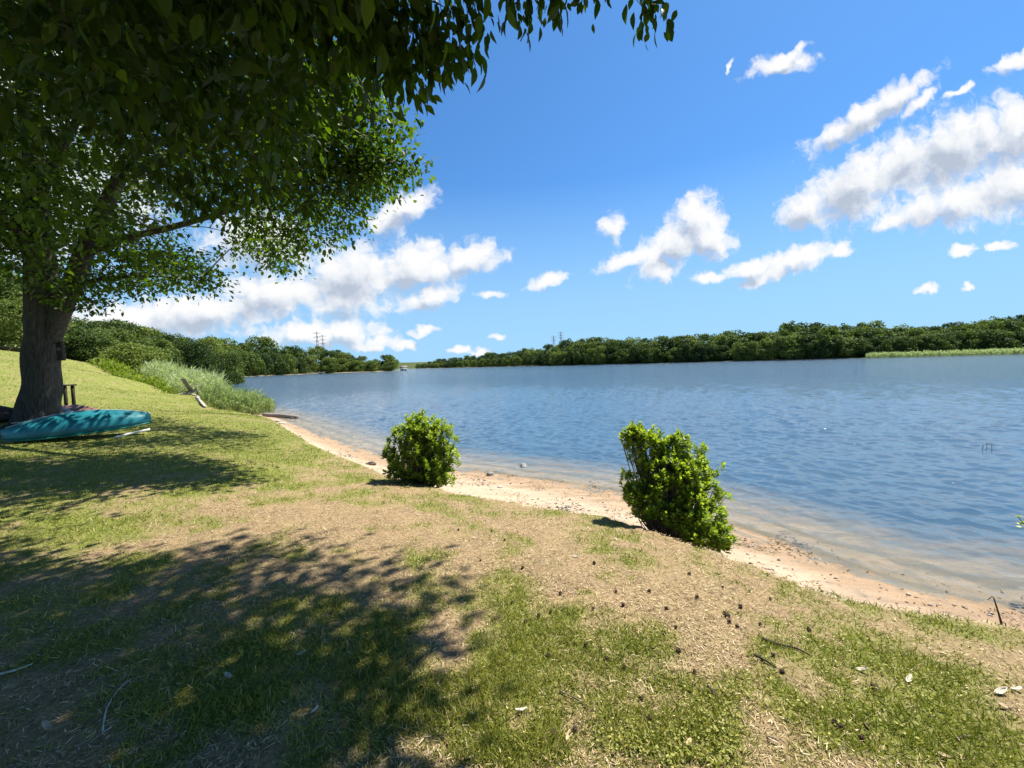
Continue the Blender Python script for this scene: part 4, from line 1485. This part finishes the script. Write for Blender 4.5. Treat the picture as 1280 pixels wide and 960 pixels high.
def big_leaf(name, px, py, size, m_, label, cat, group):
    q_ = atz(px, py, -.06)
    rg = np.random.default_rng(int(px * 7 + py))
    g = 7
    V = []
    for i_ in range(g):
        t = i_ / (g - 1)
        wd = .22 * math.sin(PI * min(1, t * .95 + .03)) ** .8
        for s in (-1, -.5, 0, .5, 1):
            V.append((s * wd * size * .8 + rg.normal(0, .006) * size, (t - .5) * size, size * (.10 * s * s + .16 * (t - .5) ** 2 * 2 + rg.normal(0, .012))))
    Q = [[i_ * 5 + j_, i_ * 5 + j_ + 1, (i_ + 1) * 5 + j_ + 1, (i_ + 1) * 5 + j_] for i_ in range(g - 1) for j_ in range(4)]
    me_ = mesh_np(name, V, Q, None, True)
    o = link(name, me_, m_)
    sd = o.modifiers.new('thick', 'SOLIDIFY')
    sd.thickness = .0015
    o.location = (q_[0], q_[1], ground_z(q_[0], q_[1]) + .014)
    o.rotation_euler = (rg.normal(0, .25), rg.normal(0, .25), rg.uniform(0, 6.28))
    return tag(o, label, cat, group)


M_PALEL = plain_mat('pale_dry_leaf', (.36, .31, .23), (.58, .53, .43), 30, .8, .1)
M_TANL = plain_mat('tan_dry_leaf', (.30, .22, .13), (.46, .36, .23), 30, .8, .1)
for x_, y_, s_, m_, l_ in [(1078, 822, .075, M_PALEL, 'pale dry leaf in the grass, left of the whitest leaf'), (1137, 830, .085, M_PALEL, 'whitest dry leaf in the green weeds'), (1252, 835, .10, M_PALEL, 'long pale dry leaf at the right border'), (1272, 828, .09, M_PALEL, 'cream dry leaf at the right border edge'), (1255, 856, .07, M_TANL, 'tan dry leaf below the long pale leaf at the right border'),
                           (652, 912, .07, M_PALEL, 'pale dry leaf beside the bare sandy patch'), (711, 944, .06, M_TANL, 'tan curled leaf at the bottom, left of the upright one'), (861, 948, .06, M_TANL, 'tan curled leaf standing on the bare strip at the bottom'), (966, 932, .06, M_TANL, 'tan dry leaf at the bottom beside the green patch'), (1180, 935, .06, M_TANL, 'tan dry leaf deep in the green weeds at the bottom'),
                           (378, 836, .06, M_PALEL, 'pale dry leaf lying in the tree shadow'), (287, 866, .07, M_PALEL, 'grey pale leaf low in the tree shadow'), (205, 792, .06, M_TANL, 'tan dry leaf in the middle of the tree shadow'), (395, 910, .05, M_PALEL, 'small pale leaf at the lower edge of the tree shadow'), (1000, 700, .05, M_PALEL, 'small pale leaf near the sandy bank'),
                           (720, 690, .07, M_PALEL, 'pale dry leaf on the bare ground between the bushes'), (770, 660, .06, M_PALEL, 'pale leaf just left of the leaning bush'), (60, 935, .08, M_TANL, 'large tan leaf in the bottom shade')]:
    big_leaf('dry_leaf', x_, y_, s_ * .78, m_, l_, 'dry leaf', 'dry leaves on the ground')


def stick(pts, r, label, m_=M_TWIG):
    P = []
    for x_, y_ in pts:
        q_ = atz(x_, y_, -.05)
        q_[2] = ground_z(q_[0], q_[1]) + r + .004
        P.append(q_)
    org = P[0].copy()
    mb_ = MB()
    mb_.tube(spline(np.array(P) - org, 10), r * np.linspace(1, .5, 10), 6, wob=.1)
    o = mb_.build('fallen_twig', m_, None, True)
    o.location = org
    tag(o, label, 'twig', 'fallen twigs on the ground')


stick([(952, 788), (975, 795), (995, 797), (1013, 805)], .008, 'long dark fallen twig on the bare ground', M_DARKWOOD)
stick([(942, 815), (958, 822), (970, 830)], .008, 'short dark fallen twig below the long dark one', M_DARKWOOD)
stick([(885, 866), (893, 874), (898, 880)], .008, 'stubby dark fallen twig beside the green patch', M_DARKWOOD)
stick([(-5, 862), (20, 857), (42, 848)], .007, 'pale fallen twig at the left border in the shade', M_PALEWOOD)
stick([(130, 935), (135, 905), (150, 880), (165, 866)], .004, 'thin curved pale twig in the tree shadow', M_PALEWOOD)
stick([(700, 880), (722, 890), (740, 905)], .004, 'thin brown fallen twig between the green patches')
stick([(1195, 905), (1215, 900), (1245, 905)], .004, 'thin brown fallen twig in the lower right weeds')

# ------------------------------------------------------------------ pylons, far dock, small white house
M_STEEL = plain_mat('pylon_steel', (.22, .23, .25), (.34, .35, .37), 3, .6, 0, metal=.3)


def pylon(px, top_y, d, label, wd=7.0):
    g = at(px, top_y, d)
    gz_ = ground_z(g[0], g[1])
    h = g[2] - gz_
    o = empty('power_pylon', (g[0], g[1], gz_), .3)
    tag(o, label, 'pylon', 'power pylons above the woods')
    mb_ = MB()
    for sx_ in (-1, 1):
        for sy_ in (-1, 1):
            mb_.tube([(sx_ * wd / 2, sy_ * wd / 2, -1), (sx_ * .9, sy_ * .9, h * .7), (sx_ * .4, sy_ * .4, h)], .17, 4)
    for k in range(9):
        z0, z1 = h * k / 9, h * (k + 1) / 9
        wa, wb = np.interp([z0, z1], [0, h * .7, h], [wd / 2, .9, .4])
        for s in (-1, 1):
            mb_.tube([(-wa, s * wa, z0), (wb, s * wb, z1)], .08, 4)
            mb_.tube([(wa, s * wa, z0), (-wb, s * wb, z1)], .08, 4)
            mb_.tube([(s * wa, -wa, z0), (s * wb, wb, z1)], .08, 4)
    mb_.build('lattice_mast', M_STEEL, o)
    for zf in (.72, .83, .94):
        mb_ = MB()
        ww = wd * .75
        mb_.tube([(-ww, 0, h * zf), (0, 0, h * zf + 1.2), (ww, 0, h * zf)], .15, 4)
        mb_.tube([(-ww, 0, h * zf), (ww, 0, h * zf)], .12, 4)
        mb_.build('crossarm', M_STEEL, o)


pylon(396, 414, 520, 'taller grey lattice pylon above the wooded point on the left shore', 6)
pylon(403, 418, 560, 'shorter grey lattice pylon right beside the taller one above the left point', 6)
pylon(701, 414, 640, 'taller grey lattice pylon above the middle of the far wood')
pylon(692, 419, 680, 'shorter grey lattice pylon left of the taller one above the far wood')


def dock(px, py, ln, label, d):
    g = at(px, py, d)
    o = empty('boat_dock', (g[0], g[1], ZW), 0)
    tag(o, label, 'dock', 'docks on the far shores')
    mb_ = MB()
    for k in range(int(ln / .5)):
        mb_.box((-ln / 2 + k * .5, 0, .55), (.46, 2.4, .08))
    mb_.build('deck', M_PALEWOOD, o)
    for k in range(5):
        for s in (-1, 1):
            mb_ = MB()
            mb_.tube([(-ln / 2 + k * ln / 4, s * 1.1, -2), (-ln / 2 + k * ln / 4, s * 1.1, 1.1)], .13, 8)
            mb_.build('post', M_GREYWOOD, o)


dock(392, 466, 12, 'pale dock below the pylons on the left shore', 238)
dock(655, 458, 18, 'pale dock in front of the far wood', 445)
g = at(506, 459, 300)
bt = empty('white_cottage', (g[0] - 1, g[1], ground_z(g[0], g[1])), .3)
tag(bt, 'tiny white cottage at the gap between the two shores', 'cottage')
mb_ = MB()
mb_.box((0, 0, 1.3), (5, 4, 3), bev=.03)
mb_.build('wall', M_WHITE, bt)
mb_ = MB()
mb_.add([(-2.7, -2.3, 2.8), (2.7, -2.3, 2.8), (2.7, 2.3, 2.8), (-2.7, 2.3, 2.8), (-2.7, 0, 4.2), (2.7, 0, 4.2)], [(0, 1, 5, 4), (2, 3, 4, 5), (3, 2, 1, 0)], [(0, 4, 3), (1, 2, 5)])
mb_.build('roof', M_GREYWOOD, bt)
mb_ = MB()
mb_.box((-.9, -2.02, 1.4), (1, .06, 1.1))
mb_.build('window', M_DARKB, bt)
mb_ = MB()
mb_.box((1.1, -2.02, 1.0), (.9, .06, 2.0))
mb_.build('door', M_GREYWOOD, bt)

# ------------------------------------------------------------------ sky
world = bpy.data.worlds.new('World')
scn.world = world
world.use_nodes = True
nt = world.node_tree
nt.nodes.clear()
out = nt.nodes.new('ShaderNodeOutputWorld')
sky = nt.nodes.new('ShaderNodeTexSky')
sky.sky_type = 'NISHITA'
sky.sun_disc = False
sky.sun_elevation = SUN_EL
sky.sun_rotation = SUN_AZ
sky.air_density = 1.0
sky.dust_density = .3
sky.ozone_density = 3.0
bg = nt.nodes.new('ShaderNodeBackground')
bg.inputs[1].default_value = .074
tcs = nt.nodes.new('ShaderNodeTexCoord')
sps = nt.nodes.new('ShaderNodeSeparateXYZ')
L(nt, tcs.outputs['Generated'], sps.inputs[0])
cbs = nt.nodes.new('ShaderNodeCombineXYZ')
L(nt, sps.outputs[0], cbs.inputs[0])
L(nt, sps.outputs[1], cbs.inputs[1])
L(nt, math_(nt, 'MAXIMUM', math_(nt, 'ADD', math_(nt, 'MULTIPLY', sps.outputs[2], .95), .05), .05), cbs.inputs[2])
L(nt, cbs.outputs[0], sky.inputs[0])
skc = mixc(nt, 1.0, sky.outputs[0], (.45, .81, 1.08), 'MULTIPLY')
L(nt, mixc(nt, ramp(nt, sps.outputs[2], [(0, (.9, .9, .9)), (.14, (.72, .72, .72)), (.4, (0, 0, 0))]), skc, (2.5, 4.3, 6.1)), bg.inputs[0])

CLOUDS = [(1010, 262, 35, 22, 20), (1070, 235, 72, 36, 25), (1130, 205, 62, 36, 30), (1200, 185, 85, 42, 25), (1275, 165, 65, 42, 20), (1275, 232, 95, 34, 15), (1190, 255, 85, 24, 12), (1120, 275, 28, 12, 10),
          (1090, 140, 75, 15, 30), (1125, 122, 42, 12, 40), (1050, 165, 38, 12, 35), (1152, 125, 26, 7, 40), (975, 80, 40, 11, 12), (990, 72, 25, 7, 35), (1266, 78, 26, 10, 20),
          (870, 270, 30, 25, 50), (842, 305, 50, 24, 30), (790, 322, 40, 11, 20), (886, 298, 30, 26, 0), (825, 338, 24, 13, 10), (767, 287, 14, 17, 0),
          (1000, 322, 40, 17, 15), (940, 336, 38, 10, 10), (1050, 312, 16, 10, 0), (888, 347, 18, 7, 0), (960, 345, 32, 9, 20), (687, 350, 30, 8, 18), (1207, 312, 15, 6, 0), (1250, 307, 18, 6, 0),
          (505, 260, 42, 15, 25), (485, 278, 26, 14, 10), (585, 325, 44, 20, 10), (520, 335, 65, 28, 5), (440, 345, 75, 36, 5), (345, 368, 85, 28, 6), (250, 390, 110, 24, 4), (150, 402, 110, 22, 0), (540, 370, 40, 13, 20),
          (430, 378, 52, 20, 0), (400, 416, 85, 15, 0), (320, 300, 60, 34, 0), (612, 366, 15, 6, 0), (530, 414, 17, 6, 5), (470, 430, 30, 9, 5), (60, 250, 140, 70, 10), (50, 110, 130, 60, 20), (910, 85, 10, 4, 60), (1200, 112, 18, 4, 25), (575, 436, 12, 4, 5), (622, 422, 9, 4, 0), (598, 441, 16, 4, 0), (505, 432, 14, 6, 0), (1155, 362, 14, 5, 5), (1208, 359, 7, 4, 0)]

grp = bpy.data.node_groups.new('cloud_cover', 'ShaderNodeTree')
grp.interface.new_socket('uv', in_out='INPUT', socket_type='NodeSocketVector')
grp.interface.new_socket('cover', in_out='OUTPUT', socket_type='NodeSocketFloat')
grp.interface.new_socket('body', in_out='OUTPUT', socket_type='NodeSocketFloat')
gi, go = grp.nodes.new('NodeGroupInput'), grp.nodes.new('NodeGroupOutput')
warp = grp.nodes.new('ShaderNodeTexNoise')
warp.noise_dimensions = '2D'
warp.inputs['Scale'].default_value = 22
warp.inputs['Detail'].default_value = 3
grp.links.new(gi.outputs[0], warp.inputs['Vector'])
wv = grp.nodes.new('ShaderNodeVectorMath')
wv.operation = 'MULTIPLY_ADD'
grp.links.new(warp.outputs[1], wv.inputs[0])
wv.inputs[1].default_value = (.042, .036, 0)
of_ = grp.nodes.new('ShaderNodeVectorMath')
of_.operation = 'SUBTRACT'
grp.links.new(gi.outputs[0], of_.inputs[0])
of_.inputs[1].default_value = (.021, .018, 0)
grp.links.new(of_.outputs[0], wv.inputs[2])
cur = None
for cx, cy, a_, b_, rot in CLOUDS:
    dr = ray(cx, cy)
    mp = grp.nodes.new('ShaderNodeMapping')
    mp.vector_type = 'TEXTURE'
    mp.inputs['Location'].default_value = (dr[0] / dr[1], dr[2] / dr[1], 0)
    mp.inputs['Rotation'].default_value = (0, 0, math.radians(rot))
    mp.inputs['Scale'].default_value = (a_ / FPX * 1.22, b_ / FPX * 1.25, 1)
    grp.links.new(wv.outputs[0], mp.inputs[0])
    ln_ = grp.nodes.new('ShaderNodeVectorMath')
    ln_.operation = 'LENGTH'
    grp.links.new(mp.outputs[0], ln_.inputs[0])
    if cur is None:
        cur = ln_.outputs['Value']
    else:
        cur = math_(grp, 'SMOOTH_MIN', cur, ln_.outputs['Value'], .3)
core = math_(grp, 'MULTIPLY', math_(grp, 'SUBTRACT', .97, cur), 1.5)
vor = grp.nodes.new('ShaderNodeTexVoronoi')
vor.voronoi_dimensions = '2D'
vor.feature = 'SMOOTH_F1'
vor.normalize = True
vor.inputs['Scale'].default_value = 20
vor.inputs['Detail'].default_value = 3.0
vor.inputs['Roughness'].default_value = .5
vor.inputs['Lacunarity'].default_value = 2.3
vor.inputs['Smoothness'].default_value = .25
grp.links.new(wv.outputs[0], vor.inputs['Vector'])
puff = noise(grp, 24, 7, .6, wv.outputs[0], '2D')
slow = noise(grp, 9, 2, .5, gi.outputs[0], '2D')
grp.links.new(math_(grp, 'ADD', core, math_(grp, 'MULTIPLY', math_(grp, 'SUBTRACT', slow, .5), 1.6)), go.inputs[1])
bil = math_(grp, 'ADD', math_(grp, 'MULTIPLY', math_(grp, 'SUBTRACT', .38, vor.outputs['Distance']), 1.5), math_(grp, 'MULTIPLY', math_(grp, 'SUBTRACT', puff, .5), 1.6))
cv_ = math_(grp, 'ADD', core, bil)
grp.links.new(cv_, go.inputs[0])

tc = nt.nodes.new('ShaderNodeTexCoord')
sep = nt.nodes.new('ShaderNodeSeparateXYZ')
L(nt, tc.outputs['Generated'], sep.inputs[0])
yy = math_(nt, 'MAXIMUM', sep.outputs[1], .06)
cmb = nt.nodes.new('ShaderNodeCombineXYZ')
L(nt, math_(nt, 'DIVIDE', sep.outputs[0], yy), cmb.inputs[0])
L(nt, math_(nt, 'DIVIDE', sep.outputs[2], yy), cmb.inputs[1])
g1 = nt.nodes.new('ShaderNodeGroup')
g1.node_tree = grp
L(nt, cmb.outputs[0], g1.inputs[0])
va = nt.nodes.new('ShaderNodeVectorMath')
va.operation = 'ADD'
L(nt, cmb.outputs[0], va.inputs[0])
va.inputs[1].default_value = (.016, .034, 0)
g2 = nt.nodes.new('ShaderNodeGroup')
g2.node_tree = grp
L(nt, va.outputs[0], g2.inputs[0])
front = ramp(nt, sep.outputs[1], [(.06, (0, 0, 0)), (.2, (1, 1, 1))])
up = ramp(nt, sep.outputs[2], [(0, (0, 0, 0)), (.02, (1, 1, 1))])
alpha = ramp(nt, g1.outputs[0], [(.0, (0, 0, 0)), (.2, (.16, .16, .16)), (.5, (.66, .66, .66)), (.95, (1, 1, 1))])
alpha = math_(nt, 'MULTIPLY', math_(nt, 'MULTIPLY', alpha, front), up)
thick = math_(nt, 'ADD', math_(nt, 'MULTIPLY', g2.outputs[1], .62), math_(nt, 'MULTIPLY', math_(nt, 'SUBTRACT', g2.outputs[0], g1.outputs[0]), .36))
ccol = ramp(nt, thick, [(.0, (1.0, 1.0, 1.0)), (.35, (.90, .93, .97)), (.68, (.68, .74, .84)), (1.0, (.50, .57, .69))])
bgc = nt.nodes.new('ShaderNodeBackground')
bgc.inputs[1].default_value = .46
L(nt, ccol, bgc.inputs[0])
mx = nt.nodes.new('ShaderNodeMixShader')
L(nt, alpha, mx.inputs[0])
L(nt, bg.outputs[0], mx.inputs[1])
L(nt, bgc.outputs[0], mx.inputs[2])
L(nt, mx.outputs[0], out.inputs[0])
world.cycles.sampling_method = 'MANUAL'
world.cycles.sample_map_resolution = 512

# ------------------------------------------------------------------ render settings
scn.view_settings.view_transform = 'Standard'
scn.view_settings.look = 'None'
scn.view_settings.exposure = 1.12
scn.view_settings.gamma = 1.0
scn.render.engine = 'CYCLES'
scn.cycles.sample_clamp_direct = 2.5
scn.cycles.max_bounces = 8
scn.cycles.transparent_max_bounces = 12
scn.cycles.use_denoising = True
bpy.context.view_layer.update()
